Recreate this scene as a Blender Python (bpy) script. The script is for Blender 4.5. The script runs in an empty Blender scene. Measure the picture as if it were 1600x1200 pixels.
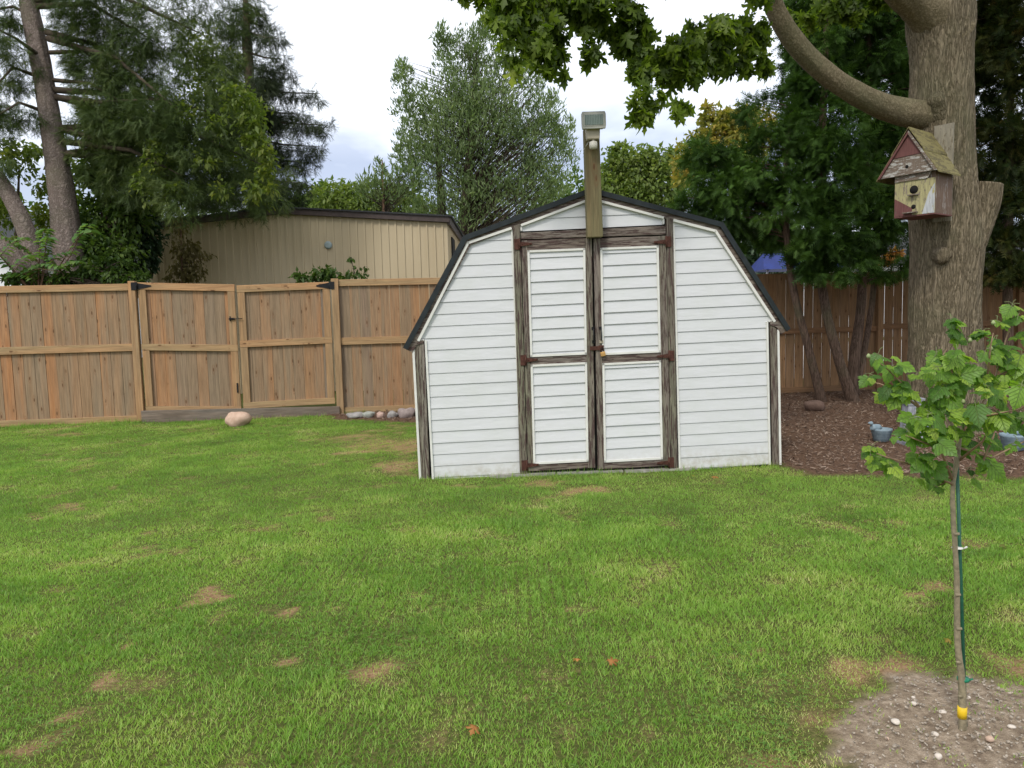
import bpy, math, random
import numpy as np
from mathutils import Vector, Matrix, noise as mn
random.seed(7); rng = np.random.default_rng(7)
C = bpy.context.scene.collection
sc = bpy.context.scene
R_ = math.radians

# ------------------------------------------------------------------ camera
FPX, CH, PITCH, ROLL = 1200.0, 1.42, R_(5.2), .025
_R0 = Vector((1, 0, 0)); _U0 = Vector((0, math.sin(PITCH), math.cos(PITCH))); _F = Vector((0, math.cos(PITCH), -math.sin(PITCH)))
_U = _U0*math.cos(ROLL) + _R0*math.sin(ROLL); _R = _R0*math.cos(ROLL) - _U0*math.sin(ROLL)
cam = bpy.data.cameras.new('camera'); camo = bpy.data.objects.new('camera', cam); C.objects.link(camo)
cam.sensor_width = 36; cam.lens = 27; cam.clip_end = 600; cam.clip_start = .05
m = Matrix((_R, _U, -_F)).transposed().to_4x4(); m.translation = (0, 0, CH)
camo.matrix_world = m
sc.camera = camo

# ------------------------------------------------------------------ world
w = bpy.data.worlds.new('World'); sc.world = w; w.use_nodes = True
nt = w.node_tree; nt.nodes.clear()
def N(nt, t, **k):
    n = nt.nodes.new(t)
    for a, b in k.items(): setattr(n, a, b)
    return n
SUN_EL, SUN_AZ = R_(48), R_(205)      # azimuth measured clockwise from +Y: behind the camera, a little to its left
sky = N(nt, 'ShaderNodeTexSky', sky_type='NISHITA', sun_disc=False, sun_elevation=SUN_EL, sun_rotation=SUN_AZ)
bgs = N(nt, 'ShaderNodeBackground'); bgs.inputs[1].default_value = .05
tc = N(nt, 'ShaderNodeTexCoord'); mp = N(nt, 'ShaderNodeMapping'); mp.inputs['Scale'].default_value = (1.5, 1.5, 3.6)
mp.inputs['Location'].default_value = (.35, .1, .4)
nz = N(nt, 'ShaderNodeTexNoise'); nz.inputs['Scale'].default_value = 2.6; nz.inputs['Detail'].default_value = 5; nz.inputs['Roughness'].default_value = .5
cr = N(nt, 'ShaderNodeValToRGB'); cr.color_ramp.elements[0].position = .34; cr.color_ramp.elements[1].position = .52
sx = N(nt, 'ShaderNodeSeparateXYZ')
elv = N(nt, 'ShaderNodeMapRange'); elv.inputs[1].default_value = .19; elv.inputs[2].default_value = .31; elv.inputs[3].default_value = 1; elv.inputs[4].default_value = .0
mul = N(nt, 'ShaderNodeMath', operation='MULTIPLY')
cmix = N(nt, 'ShaderNodeMix', data_type='RGBA'); cmix.inputs[6].default_value = (.84, .84, .85, 1); cmix.inputs[7].default_value = (.33, .34, .42, 1)
bgc = N(nt, 'ShaderNodeBackground'); bgc.inputs[1].default_value = 1.0
add = N(nt, 'ShaderNodeAddShader'); wo = N(nt, 'ShaderNodeOutputWorld')
L = nt.links.new
L(tc.outputs['Generated'], mp.inputs[0]); L(mp.outputs[0], nz.inputs[0]); L(nz.outputs[0], cr.inputs[0])
L(tc.outputs['Generated'], sx.inputs[0]); L(sx.outputs[2], elv.inputs[0]); L(cr.outputs[0], mul.inputs[0]); L(elv.outputs[0], mul.inputs[1])
L(mul.outputs[0], cmix.inputs[0]); L(cmix.outputs[2], bgc.inputs[0]); L(sky.outputs[0], bgs.inputs[0])
L(bgs.outputs[0], add.inputs[0]); L(bgc.outputs[0], add.inputs[1]); L(add.outputs[0], wo.inputs[0])

sl = bpy.data.lights.new('sun', 'SUN'); sl.energy = 1.5; sl.angle = R_(10); sl.color = (1, .95, .87)
so = bpy.data.objects.new('sun', sl); C.objects.link(so)
sd = Vector((math.sin(SUN_AZ)*math.cos(SUN_EL), math.cos(SUN_AZ)*math.cos(SUN_EL), math.sin(SUN_EL)))
so.rotation_euler = sd.to_track_quat('Z', 'Y').to_euler()
sc.view_settings.view_transform = 'Standard'; sc.view_settings.look = 'None'
sc.view_settings.exposure = 0.40; sc.view_settings.gamma = 1.0
sc.cycles.max_bounces = 6; sc.cycles.transparent_max_bounces = 8; sc.cycles.diffuse_bounces = 3; sc.cycles.use_denoising = True

# ------------------------------------------------------------------ layout helpers
def ray(x, y): return _F + _R*((x-800)/FPX) - _U*((y-600)/FPX)
def P(x, y, Y):
    d = ray(x, y); return Vector((0, 0, CH)) + d*(Y/d.y)
def G(x, y, z=0.):
    d = ray(x, y); return Vector((0, 0, CH)) + d*((z-CH)/d.z)
def vn(x, y, s=1., seed=0.):            # smooth 2-d noise on arrays, 0..1
    x = np.asarray(x)*s + seed*17.3; y = np.asarray(y)*s - seed*9.1
    xi = np.floor(x).astype(np.int64); yi = np.floor(y).astype(np.int64); fx = x-xi; fy = y-yi
    fx = fx*fx*(3-2*fx); fy = fy*fy*(3-2*fy)
    def h(a, b):
        n = (a*374761393 + b*668265263) & 0x7fffffff
        n = ((n ^ (n >> 13))*1274126177) & 0x7fffffff
        return ((n ^ (n >> 16)) & 0xffff)/65535.
    return (h(xi, yi)*(1-fx)+h(xi+1, yi)*fx)*(1-fy)+(h(xi, yi+1)*(1-fx)+h(xi+1, yi+1)*fx)*fy
def fbm(x, y, s=1., seed=0.):
    return vn(x, y, s, seed)*.5 + vn(x, y, s*2.1, seed+1)*.3 + vn(x, y, s*4.3, seed+2)*.2

# ------------------------------------------------------------------ materials
def mat(name):
    m = bpy.data.materials.new(name); m.use_nodes = True; nt = m.node_tree; nt.nodes.clear()
    return m, nt
def ramp(nt, stops, interp='LINEAR'):
    r = N(nt, 'ShaderNodeValToRGB'); e = r.color_ramp.elements; r.color_ramp.interpolation = interp
    while len(e) < len(stops): e.new(.5)
    for i, (p, c) in enumerate(stops): e[i].position = p; e[i].color = (*c, 1)
    return r
def coords(nt, scale=(1, 1, 1), shift=True, obj=True):
    tc = N(nt, 'ShaderNodeTexCoord'); mp = N(nt, 'ShaderNodeMapping'); mp.inputs['Scale'].default_value = scale
    nt.links.new(tc.outputs['Object'], mp.inputs[0])
    if shift:
        at = N(nt, 'ShaderNodeAttribute', attribute_name='rnd'); ml = N(nt, 'ShaderNodeMath', operation='MULTIPLY'); ml.inputs[1].default_value = 37.
        va = N(nt, 'ShaderNodeVectorMath', operation='ADD')
        nt.links.new(at.outputs['Fac'], ml.inputs[0]); nt.links.new(mp.outputs[0], va.inputs[0]); nt.links.new(ml.outputs[0], va.inputs[1])
        return va.outputs[0]
    return mp.outputs[0]
def noise(nt, vec, s, d=4, r=.55):
    n = N(nt, 'ShaderNodeTexNoise'); n.inputs['Scale'].default_value = s; n.inputs['Detail'].default_value = d; n.inputs['Roughness'].default_value = r
    nt.links.new(vec, n.inputs[0]); return n.outputs[0]
def mixc(nt, f, a, b, bt='MIX'):
    n = N(nt, 'ShaderNodeMix', data_type='RGBA', blend_type=bt)
    for i, v in ((0, f), (6, a), (7, b)):
        if isinstance(v, (int, float)): n.inputs[i].default_value = v
        elif isinstance(v, tuple): n.inputs[i].default_value = (*v, 1)
        else: nt.links.new(v, n.inputs[i])
    return n.outputs[2]
def finish(nt, col, rough=.7, bump=None, dist=.003, metal=0., spec=.3, strength=.8):
    b = N(nt, 'ShaderNodeBsdfPrincipled'); o = N(nt, 'ShaderNodeOutputMaterial')
    if isinstance(col, tuple): b.inputs['Base Color'].default_value = (*col, 1)
    else: nt.links.new(col, b.inputs['Base Color'])
    if isinstance(rough, float): b.inputs['Roughness'].default_value = rough
    else: nt.links.new(rough, b.inputs['Roughness'])
    b.inputs['Metallic'].default_value = metal; b.inputs['Specular IOR Level'].default_value = spec
    if bump is not None:
        bm = N(nt, 'ShaderNodeBump'); bm.inputs['Distance'].default_value = dist; bm.inputs['Strength'].default_value = strength
        nt.links.new(bump, bm.inputs['Height']); nt.links.new(bm.outputs[0], b.inputs['Normal'])
    nt.links.new(b.outputs[0], o.inputs[0])
def rnd_attr(nt): return N(nt, 'ShaderNodeAttribute', attribute_name='rnd').outputs['Fac']

def wood_mat(name, stops, grain=(18, 18, 1.2), knots=False, contrast=.45, peel=None, tone=None, rough=.8):
    m, nt = mat(name)
    base = ramp(nt, stops); L = nt.links.new; L(rnd_attr(nt), base.inputs[0])
    v = coords(nt, grain); n1 = noise(nt, v, 3.0, 6, .65)
    g = ramp(nt, [(.3, (1-contrast,)*3), (.7, (1.15,)*3)]); L(n1, g.inputs[0])
    col = mixc(nt, 1., base.outputs[0], g.outputs[0], 'MULTIPLY')
    v2 = coords(nt, tuple(s*.12 for s in grain)); n2 = noise(nt, v2, 3., 3)
    t = ramp(nt, [(.35, (0, 0, 0)), (.65, (1, 1, 1))]); L(n2, t.inputs[0])
    if tone: col = mixc(nt, t.outputs[0], col, mixc(nt, 1., tone, g.outputs[0], 'MULTIPLY'))
    if knots:
        hz = grain[0] < grain[2]; vk = coords(nt, (2.6, 1, 9.) if hz else (9., 1, 2.9)); sp = N(nt, 'ShaderNodeSeparateXYZ'); L(vk, sp.inputs[0]); cb = N(nt, 'ShaderNodeCombineXYZ'); L(sp.outputs[0], cb.inputs[0]); L(sp.outputs[2], cb.inputs[1])
        vo = N(nt, 'ShaderNodeTexVoronoi', voronoi_dimensions='2D'); vo.inputs['Scale'].default_value = 1.; L(cb.outputs[0], vo.inputs[0])
        ring = ramp(nt, [(.08, (1, 1, 1)), (.12, (0, 0, 0)), (.17, (.55,)*3), (.26, (0, 0, 0))]); L(vo.outputs[0], ring.inputs[0]); kn = noise(nt, coords(nt, (5., 5., 2.)), 1.7, 1); km = ramp(nt, [(.50, (0, 0, 0)), (.56, (1, 1, 1))]); L(kn, km.inputs[0]); rg = mixc(nt, 1., ring.outputs[0], km.outputs[0], 'MULTIPLY'); col = mixc(nt, mixc(nt, 1., rg, (.65, .65, .65), 'MULTIPLY'), col, (.19, .09, .04))
        kr = ramp(nt, [(.05, (1, 1, 1)), (.085, (0, 0, 0))]); L(vo.outputs[0], kr.inputs[0])
        col = mixc(nt, mixc(nt, 1., mixc(nt, 1., kr.outputs[0], km.outputs[0], 'MULTIPLY'), (.8, .8, .8), 'MULTIPLY'), col, (.09, .045, .02))
    bump = n1
    if peel:
        vp = coords(nt, tuple(s*.5 for s in grain)); n3 = noise(nt, vp, 7., 6, .7)
        pr = ramp(nt, [(.50, (0, 0, 0)), (.56, (1, 1, 1))]); L(n3, pr.inputs[0])
        col = mixc(nt, pr.outputs[0], col, peel)
        ad = N(nt, 'ShaderNodeMath', operation='ADD'); L(n1, ad.inputs[0]); L(pr.outputs[0], ad.inputs[1]); bump = ad.outputs[0]
    finish(nt, col, rough, bump, .003)
    return m
def plain(name, col, rough=.6, metal=0., var=.15, scale=6., spec=.3, bump=.001):
    m, nt = mat(name); v = coords(nt); n = noise(nt, v, scale, 5)
    g = ramp(nt, [(.3, (1-var,)*3), (.7, (1+var*.4,)*3)]); nt.links.new(n, g.inputs[0])
    finish(nt, mixc(nt, 1., col, g.outputs[0], 'MULTIPLY'), rough, n, bump, metal, spec)
    return m
def leaf_mat(name, stops, transl=.35, gloss=.08, pscale=.8, alt=None, rough=.5):
    gloss *= .35
    m, nt = mat(name); L = nt.links.new
    base = ramp(nt, stops); v = coords(nt, shift=False); n = noise(nt, v, pscale, 3)
    ad = N(nt, 'ShaderNodeMath', operation='MULTIPLY_ADD'); ad.inputs[1].default_value = .65
    mr = N(nt, 'ShaderNodeMapRange'); mr.inputs[1].default_value = .3; mr.inputs[2].default_value = .7; mr.inputs[3].default_value = 0; mr.inputs[4].default_value = .35
    L(n, mr.inputs[0]); L(rnd_attr(nt), ad.inputs[0]); L(mr.outputs[0], ad.inputs[2]); L(ad.outputs[0], base.inputs[0])
    col = base.outputs[0]
    d = N(nt, 'ShaderNodeBsdfDiffuse'); t = N(nt, 'ShaderNodeBsdfTranslucent'); g = N(nt, 'ShaderNodeBsdfGlossy'); g.inputs['Roughness'].default_value = rough
    L(col, d.inputs[0]); tcol = mixc(nt, 1., col, (1.35, 1.45, .6), 'MULTIPLY'); L(tcol, t.inputs[0])
    a = N(nt, 'ShaderNodeMixShader'); a.inputs[0].default_value = transl; L(d.outputs[0], a.inputs[1]); L(t.outputs[0], a.inputs[2])
    b = N(nt, 'ShaderNodeMixShader'); b.inputs[0].default_value = gloss; L(a.outputs[0], b.inputs[1]); L(g.outputs[0], b.inputs[2])
    o = N(nt, 'ShaderNodeOutputMaterial'); L(b.outputs[0], o.inputs[0])
    return m
def bark_mat(name, c1, c2, c3, zs=.25, scale=26., dist=.02):
    m, nt = mat(name); L = nt.links.new
    v = coords(nt, (1, 1, zs), shift=False)
    n0 = noise(nt, v, 9., 3); vd = N(nt, 'ShaderNodeVectorMath', operation='MULTIPLY_ADD'); vd.inputs[1].default_value = (.10,)*3
    L(n0, vd.inputs[0]); L(v, vd.inputs[2])
    f = noise(nt, vd.outputs[0], scale, 3, .6)
    s1 = N(nt, 'ShaderNodeMath', operation='SUBTRACT'); s1.inputs[1].default_value = .5; L(f, s1.inputs[0])
    s2 = N(nt, 'ShaderNodeMath', operation='ABSOLUTE'); L(s1.outputs[0], s2.inputs[0])
    s3 = N(nt, 'ShaderNodeMath', operation='MULTIPLY'); s3.inputs[1].default_value = 5.; s3.use_clamp = True; L(s2.outputs[0], s3.inputs[0])
    n1 = noise(nt, v, 70., 6, .75)
    r = ramp(nt, [(0, c1), (.18, c2), (.6, c3)]); L(s3.outputs[0], r.inputs[0])
    g = ramp(nt, [(.3, (.6,)*3), (.7, (1.2,)*3)]); L(n1, g.inputs[0])
    col = mixc(nt, 1., r.outputs[0], g.outputs[0], 'MULTIPLY')
    v3 = coords(nt, shift=False); n4 = noise(nt, v3, 1.6, 3); mr = ramp(nt, [(.5, (0, 0, 0)), (.72, (.5,)*3)]); L(n4, mr.inputs[0])
    col = mixc(nt, mr.outputs[0], col, (.12, .125, .065))
    ma = N(nt, 'ShaderNodeMath', operation='MULTIPLY_ADD'); ma.inputs[1].default_value = .5; L(n1, ma.inputs[0]); L(s3.outputs[0], ma.inputs[2])
    finish(nt, col, .9, ma.outputs[0], dist, spec=.15, strength=1.)
    return m

M = {}
# vinyl siding: off-white with rain streaks, green film and dirt
def siding_mat():
    m, nt = mat('white_vinyl'); L = nt.links.new
    v = coords(nt, (1.6, 1, 1.2)); n1 = noise(nt, v, 2.2, 5, .6); v2 = coords(nt, (9, 1, 1.)); n2 = noise(nt, v2, 3., 5, .65)
    r1 = ramp(nt, [(.4, (0, 0, 0)), (.75, (.5,)*3)]); L(n1, r1.inputs[0])
    r2 = ramp(nt, [(.55, (0, 0, 0)), (.9, (.4,)*3)]); L(n2, r2.inputs[0])
    col = mixc(nt, r1.outputs[0], (.61, .615, .625), (.54, .56, .525)); col = mixc(nt, r2.outputs[0], col, (.62, .62, .59))
    n3 = noise(nt, coords(nt, (1, 1, 1)), 60., 3, .6); r3 = ramp(nt, [(.70, (0, 0, 0)), (.78, (.5,)*3)]); L(n3, r3.inputs[0])
    col = mixc(nt, r3.outputs[0], col, (.45, .44, .38))
    sp_ = N(nt, 'ShaderNodeSeparateXYZ'); L(N(nt, 'ShaderNodeTexCoord').outputs['Object'], sp_.inputs[0])
    mrz = N(nt, 'ShaderNodeMapRange'); mrz.inputs[1].default_value = .16; mrz.inputs[2].default_value = -.03; L(sp_.outputs[2], mrz.inputs[0])
    mu = N(nt, 'ShaderNodeMath', operation='MULTIPLY'); L(mrz.outputs[0], mu.inputs[0]); n5 = noise(nt, coords(nt, (1, 1, 1)), 16., 5, .7); r5 = ramp(nt, [(.4, (.1,)*3), (.7, (.9,)*3)]); L(n5, r5.inputs[0]); L(r5.outputs[0], mu.inputs[1])
    col = mixc(nt, mu.outputs[0], col, (.36, .32, .24))
    finish(nt, col, .5, noise(nt, coords(nt, (1.5, 1, 5)), 3., 3), .006, spec=.35)
    return m
M['vinyl'] = siding_mat()
M['trimwhite'] = plain('white_trim', (.70, .69, .64), .5, var=.12, scale=9)
WG = [(0, (.17, .135, .115)), (.5, (.22, .18, .15)), (1, (.26, .225, .19))]
M['weather_v'] = wood_mat('weathered_wood_upright', WG, (22, 22, 1.6), contrast=.55, peel=(.075, .045, .04), tone=(.20, .19, .13))
M['weather_h'] = wood_mat('weathered_wood_level', WG, (1.6, 22, 22), contrast=.55, peel=(.075, .045, .04), tone=(.19, .15, .12))
M['roof'] = plain('roof_edge', (.016, .022, .024), .5, var=.4, scale=20)
M['shingle'] = plain('shingle', (.05, .052, .055), .95, var=.5, scale=60, bump=.004)
M['dark'] = plain('dark_void', (.012, .011, .01), .9)
M['rust'] = plain('rusty_iron', (.10, .042, .03), .8, .3, .5, 40)
M['black'] = plain('black_iron', (.015, .015, .016), .5, .3)
M['brass'] = plain('brass', (.62, .36, .13), .4, .6, .25, 30)
M['treated'] = wood_mat('treated_post_wood', [(0, (.21, .15, .075)), (1, (.24, .18, .09))], (26, 26, 1.2), contrast=.45, tone=(.17, .15, .075), knots=True)
M['beigeplastic'] = plain('beige_plastic', (.42, .37, .28), .45)
M['lampgrey'] = plain('lamp_grey', (.44, .44, .39), .45)
M['concrete'] = plain('concrete', (.36, .34, .30), .9, var=.4, scale=14, bump=.004)
FB = [(0, (.44, .20, .080)), (.2, (.34, .20, .10)), (.38, (.25, .185, .125)), (.52, (.40, .225, .11)), (.68, (.21, .175, .14)), (.82, (.46, .205, .075)), (1, (.33, .21, .12))]
M['fence_v'] = wood_mat('fence_board_wood', FB, (16, 16, .9), knots=True, contrast=.36, tone=(.28, .205, .13))
FR = [(0, (.46, .26, .125)), (.5, (.40, .25, .125)), (1, (.50, .265, .125))]
M['fence_h'] = wood_mat('fence_rail_wood', FR, (.9, 16, 16), knots=True, contrast=.38, tone=(.37, .265, .14))
M['fence_p'] = wood_mat('fence_post_wood', [(0, (.48, .24, .10)), (1, (.42, .25, .12))], (16, 16, .9), contrast=.42, tone=(.36, .24, .13))
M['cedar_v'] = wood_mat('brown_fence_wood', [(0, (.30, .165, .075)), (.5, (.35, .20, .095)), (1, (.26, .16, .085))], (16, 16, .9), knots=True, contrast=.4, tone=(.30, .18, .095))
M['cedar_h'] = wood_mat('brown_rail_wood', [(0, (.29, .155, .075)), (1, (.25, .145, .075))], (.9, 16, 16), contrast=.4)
M['kick'] = wood_mat('grey_plank_wood', [(0, (.20, .175, .15)), (1, (.20, .175, .15))], (1.2, 16, 16), contrast=.5, tone=(.235, .165, .115))
M['bark'] = bark_mat('maple_bark', (.10, .08, .05), (.20, .162, .105), (.30, .245, .165), zs=.16, scale=30, dist=.02)
M['limbbark'] = bark_mat('limb_bark', (.12, .095, .058), (.185, .15, .092), (.24, .195, .125), zs=.7, scale=26, dist=.006)
M['spruce_bark'] = bark_mat('spruce_bark', (.15, .115, .10), (.22, .175, .15), (.29, .235, .205), zs=.8, scale=20, dist=.01)
M['cedar_bark'] = bark_mat('cedar_bark', (.06, .04, .028), (.12, .08, .058), (.17, .115, .085), zs=.12, scale=34, dist=.005)
M['twig'] = plain('twig_bark', (.085, .065, .045), .9, var=.4, scale=20)
M['twigred'] = plain('reddish_twig', (.20, .12, .075), .8, var=.3, scale=30)
M['maple_leaf'] = leaf_mat('maple_leaf', [(0, (.018, .036, .008)), (.35, (.085, .14, .016)), (.7, (.20, .28, .03)), (.93, (.36, .42, .06)), (1, (.30, .21, .03))], .55, .05)
M['cedar_leaf'] = leaf_mat('cedar_leaf', [(0, (.012, .028, .007)), (.35, (.030, .065, .012)), (.7, (.075, .15, .026)), (.95, (.15, .25, .05)), (1, (.14, .10, .03))], .25, .04, 1.2)
M['cedar_old'] = leaf_mat('cedar_leaf_bronzed', [(0, (.010, .020, .006)), (.4, (.024, .042, .009)), (.75, (.065, .07, .016)), (1, (.15, .085, .025))], .25, .04, 1.0)
M['spruce_leaf'] = leaf_mat('spruce_needles', [(0, (.020, .036, .010)), (.5, (.065, .10, .028)), (1, (.18, .22, .065))], .15, .05, .9)
M['spruce_far'] = leaf_mat('far_spruce_needles', [(0, (.018, .030, .014)), (.5, (.045, .062, .030)), (1, (.10, .12, .06))], .15, .05, .9)
M['yellow_leaf'] = leaf_mat('yellow_green_leaf', [(0, (.045, .08, .016)), (.5, (.115, .165, .032)), (.85, (.23, .26, .05)), (1, (.36, .26, .06))], .45, .05)
M['mid_leaf'] = leaf_mat('mid_green_leaf', [(0, (.028, .06, .016)), (.5, (.065, .115, .025)), (.85, (.12, .18, .035)), (1, (.22, .22, .05))], .4, .05)
M['dark_leaf'] = leaf_mat('ivy_leaf', [(0, (.012, .03, .012)), (.6, (.025, .055, .02)), (1, (.045, .09, .03))], .25, .1)
M['willow_leaf'] = leaf_mat('grey_green_leaf', [(0, (.07, .115, .04)), (.5, (.17, .245, .095)), (1, (.38, .46, .23))], .35, .1)
M['hedge_leaf'] = leaf_mat('hedge_leaf', [(0, (.07, .12, .03)), (.5, (.15, .21, .05)), (1, (.24, .28, .07))], .4, .05)
M['autumn_leaf'] = leaf_mat('autumn_leaf', [(0, (.10, .13, .03)), (.5, (.24, .24, .05)), (.8, (.40, .29, .06)), (1, (.45, .22, .07))], .4, .05)
M['brown_leaf'] = leaf_mat('withered_leaf', [(0, (.07, .065, .025)), (.6, (.16, .135, .055)), (1, (.26, .22, .09))], .3, .03)
M['orange_leaf'] = leaf_mat('orange_leaf', [(0, (.32, .14, .05)), (.6, (.55, .27, .09)), (1, (.6, .38, .14))], .4, .03)
M['sumac_leaf'] = leaf_mat('sumac_leaf', [(0, (.07, .15, .05)), (.5, (.14, .26, .09)), (1, (.27, .36, .09))], .4, .08)
M['sapling_leaf'] = leaf_mat('sapling_leaf', [(0, (.030, .085, .012)), (.3, (.09, .21, .022)), (.65, (.21, .38, .035)), (1, (.48, .60, .09))], .5, .08, 2.)
M['clover'] = leaf_mat('clover_leaf', [(0, (.08, .17, .03)), (.6, (.14, .27, .05)), (1, (.24, .38, .08))], .3, .06)
def vein_leaf(name):
    m = M['sapling_leaf']; nt = m.node_tree; L = nt.links.new
    at = N(nt, 'ShaderNodeAttribute', attribute_name='leafpos'); sp = N(nt, 'ShaderNodeSeparateXYZ'); L(at.outputs['Vector'], sp.inputs[0])
    ax = N(nt, 'ShaderNodeMath', operation='ABSOLUTE'); L(sp.outputs[0], ax.inputs[0])
    ma = N(nt, 'ShaderNodeMath', operation='MULTIPLY_ADD'); ma.inputs[1].default_value = -1.1; L(ax.outputs[0], ma.inputs[0]); L(sp.outputs[1], ma.inputs[2])
    m5 = N(nt, 'ShaderNodeMath', operation='MULTIPLY'); m5.inputs[1].default_value = 5.; L(ma.outputs[0], m5.inputs[0])
    fr = N(nt, 'ShaderNodeMath', operation='PINGPONG'); fr.inputs[1].default_value = .5; L(m5.outputs[0], fr.inputs[0])
    x2 = N(nt, 'ShaderNodeMath', operation='MULTIPLY'); x2.inputs[1].default_value = 4.; L(ax.outputs[0], x2.inputs[0])
    mn_ = N(nt, 'ShaderNodeMath', operation='MINIMUM'); L(fr.outputs[0], mn_.inputs[0]); L(x2.outputs[0], mn_.inputs[1])
    rp = ramp(nt, [(.0, (1, 1, 1)), (.10, (0, 0, 0))]); L(mn_.outputs[0], rp.inputs[0])
    nz_ = noise(nt, coords(nt, shift=False), 90., 4, .7); rz = ramp(nt, [(.35, (.72,)*3), (.7, (1.15,)*3)]); L(nz_, rz.inputs[0])
    bm = N(nt, 'ShaderNodeBump'); bm.inputs['Distance'].default_value = .004; bm.inputs['Strength'].default_value = .8; bm.invert = True; L(rp.outputs[0], bm.inputs['Height'])
    for n in list(nt.nodes):
        if n.type in ('BSDF_DIFFUSE', 'BSDF_TRANSLUCENT', 'BSDF_GLOSSY'):
            L(bm.outputs[0], n.inputs['Normal'])
            if n.type != 'BSDF_GLOSSY':
                src = n.inputs[0].links[0].from_socket; c = mixc(nt, 1., src, rz.outputs[0], 'MULTIPLY'); c2 = mixc(nt, rp.outputs[0], c, (.24, .36, .10)); L(c2, n.inputs[0])
        if n.type == 'MIX_SHADER' and abs(n.inputs[0].default_value-.028) < .002: n.inputs[0].default_value = .03
vein_leaf('x')
M['grass'] = leaf_mat('grass_blade', [(0, (.080, .142, .036)), (.25, (.145, .278, .048)), (.55, (.245, .415, .068)), (.80, (.40, .51, .13)), (.92, (.61, .57, .28)), (1, (.72, .60, .38))], .35, .06, 1.4)

# ------------------------------------------------------------------ object helpers
def tag(o, label=None, cat=None, group=None, kind=None):
    if label: o['label'] = label
    if cat: o['category'] = cat
    if group: o['group'] = group
    if kind: o['kind'] = kind
    return o
def empty(name, loc, label, cat, group=None, mw=None):
    o = bpy.data.objects.new(name, None); C.objects.link(o); o.empty_display_size = .1
    o.matrix_world = mw if mw is not None else Matrix.Translation(Vector(loc))
    o.matrix_basis = o.matrix_world.copy()
    return tag(o, label, cat, group)
def link_mesh(name, me, m, parent=None):
    o = bpy.data.objects.new(name, me); C.objects.link(o)
    if m: me.materials.append(m)
    if parent is not None: o.parent = parent
    return o
def np_mesh(name, V, F, m, parent=None, rnd=None, world=True, smooth=False):
    """V (n,3), F (k,3|4) or list of such arrays; world coords are brought into the parent's frame"""
    V = np.asarray(V, dtype=np.float64)
    if parent is not None and world:
        mi = np.array(parent.matrix_basis.inverted() if parent.parent is None else (parent.parent.matrix_basis @ parent.matrix_basis).inverted())
        V = V @ mi[:3, :3].T + mi[:3, 3]
    Fs = F if isinstance(F, list) else [F]; Fs = [f for f in Fs if len(f)]
    me = bpy.data.meshes.new(name); me.vertices.add(len(V)); me.vertices.foreach_set('co', V.astype(np.float32).ravel())
    nl = sum(f.size for f in Fs); npoly = sum(len(f) for f in Fs)
    me.loops.add(nl); me.polygons.add(npoly)
    me.loops.foreach_set('vertex_index', np.concatenate([f.ravel() for f in Fs]).astype(np.int32))
    tot = np.concatenate([np.full(len(f), f.shape[1]) for f in Fs]); st = np.concatenate([[0], np.cumsum(tot)[:-1]])
    me.polygons.foreach_set('loop_start', st.astype(np.int32))
    if smooth: me.polygons.foreach_set('use_smooth', np.ones(npoly, dtype=bool))
    me.update(calc_edges=True); me.validate()
    if rnd is not None:
        a = me.attributes.new('rnd', 'FLOAT', 'POINT'); a.data.foreach_set('value', np.asarray(rnd, dtype=np.float32))
    return link_mesh(name, me, m, parent)
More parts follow.
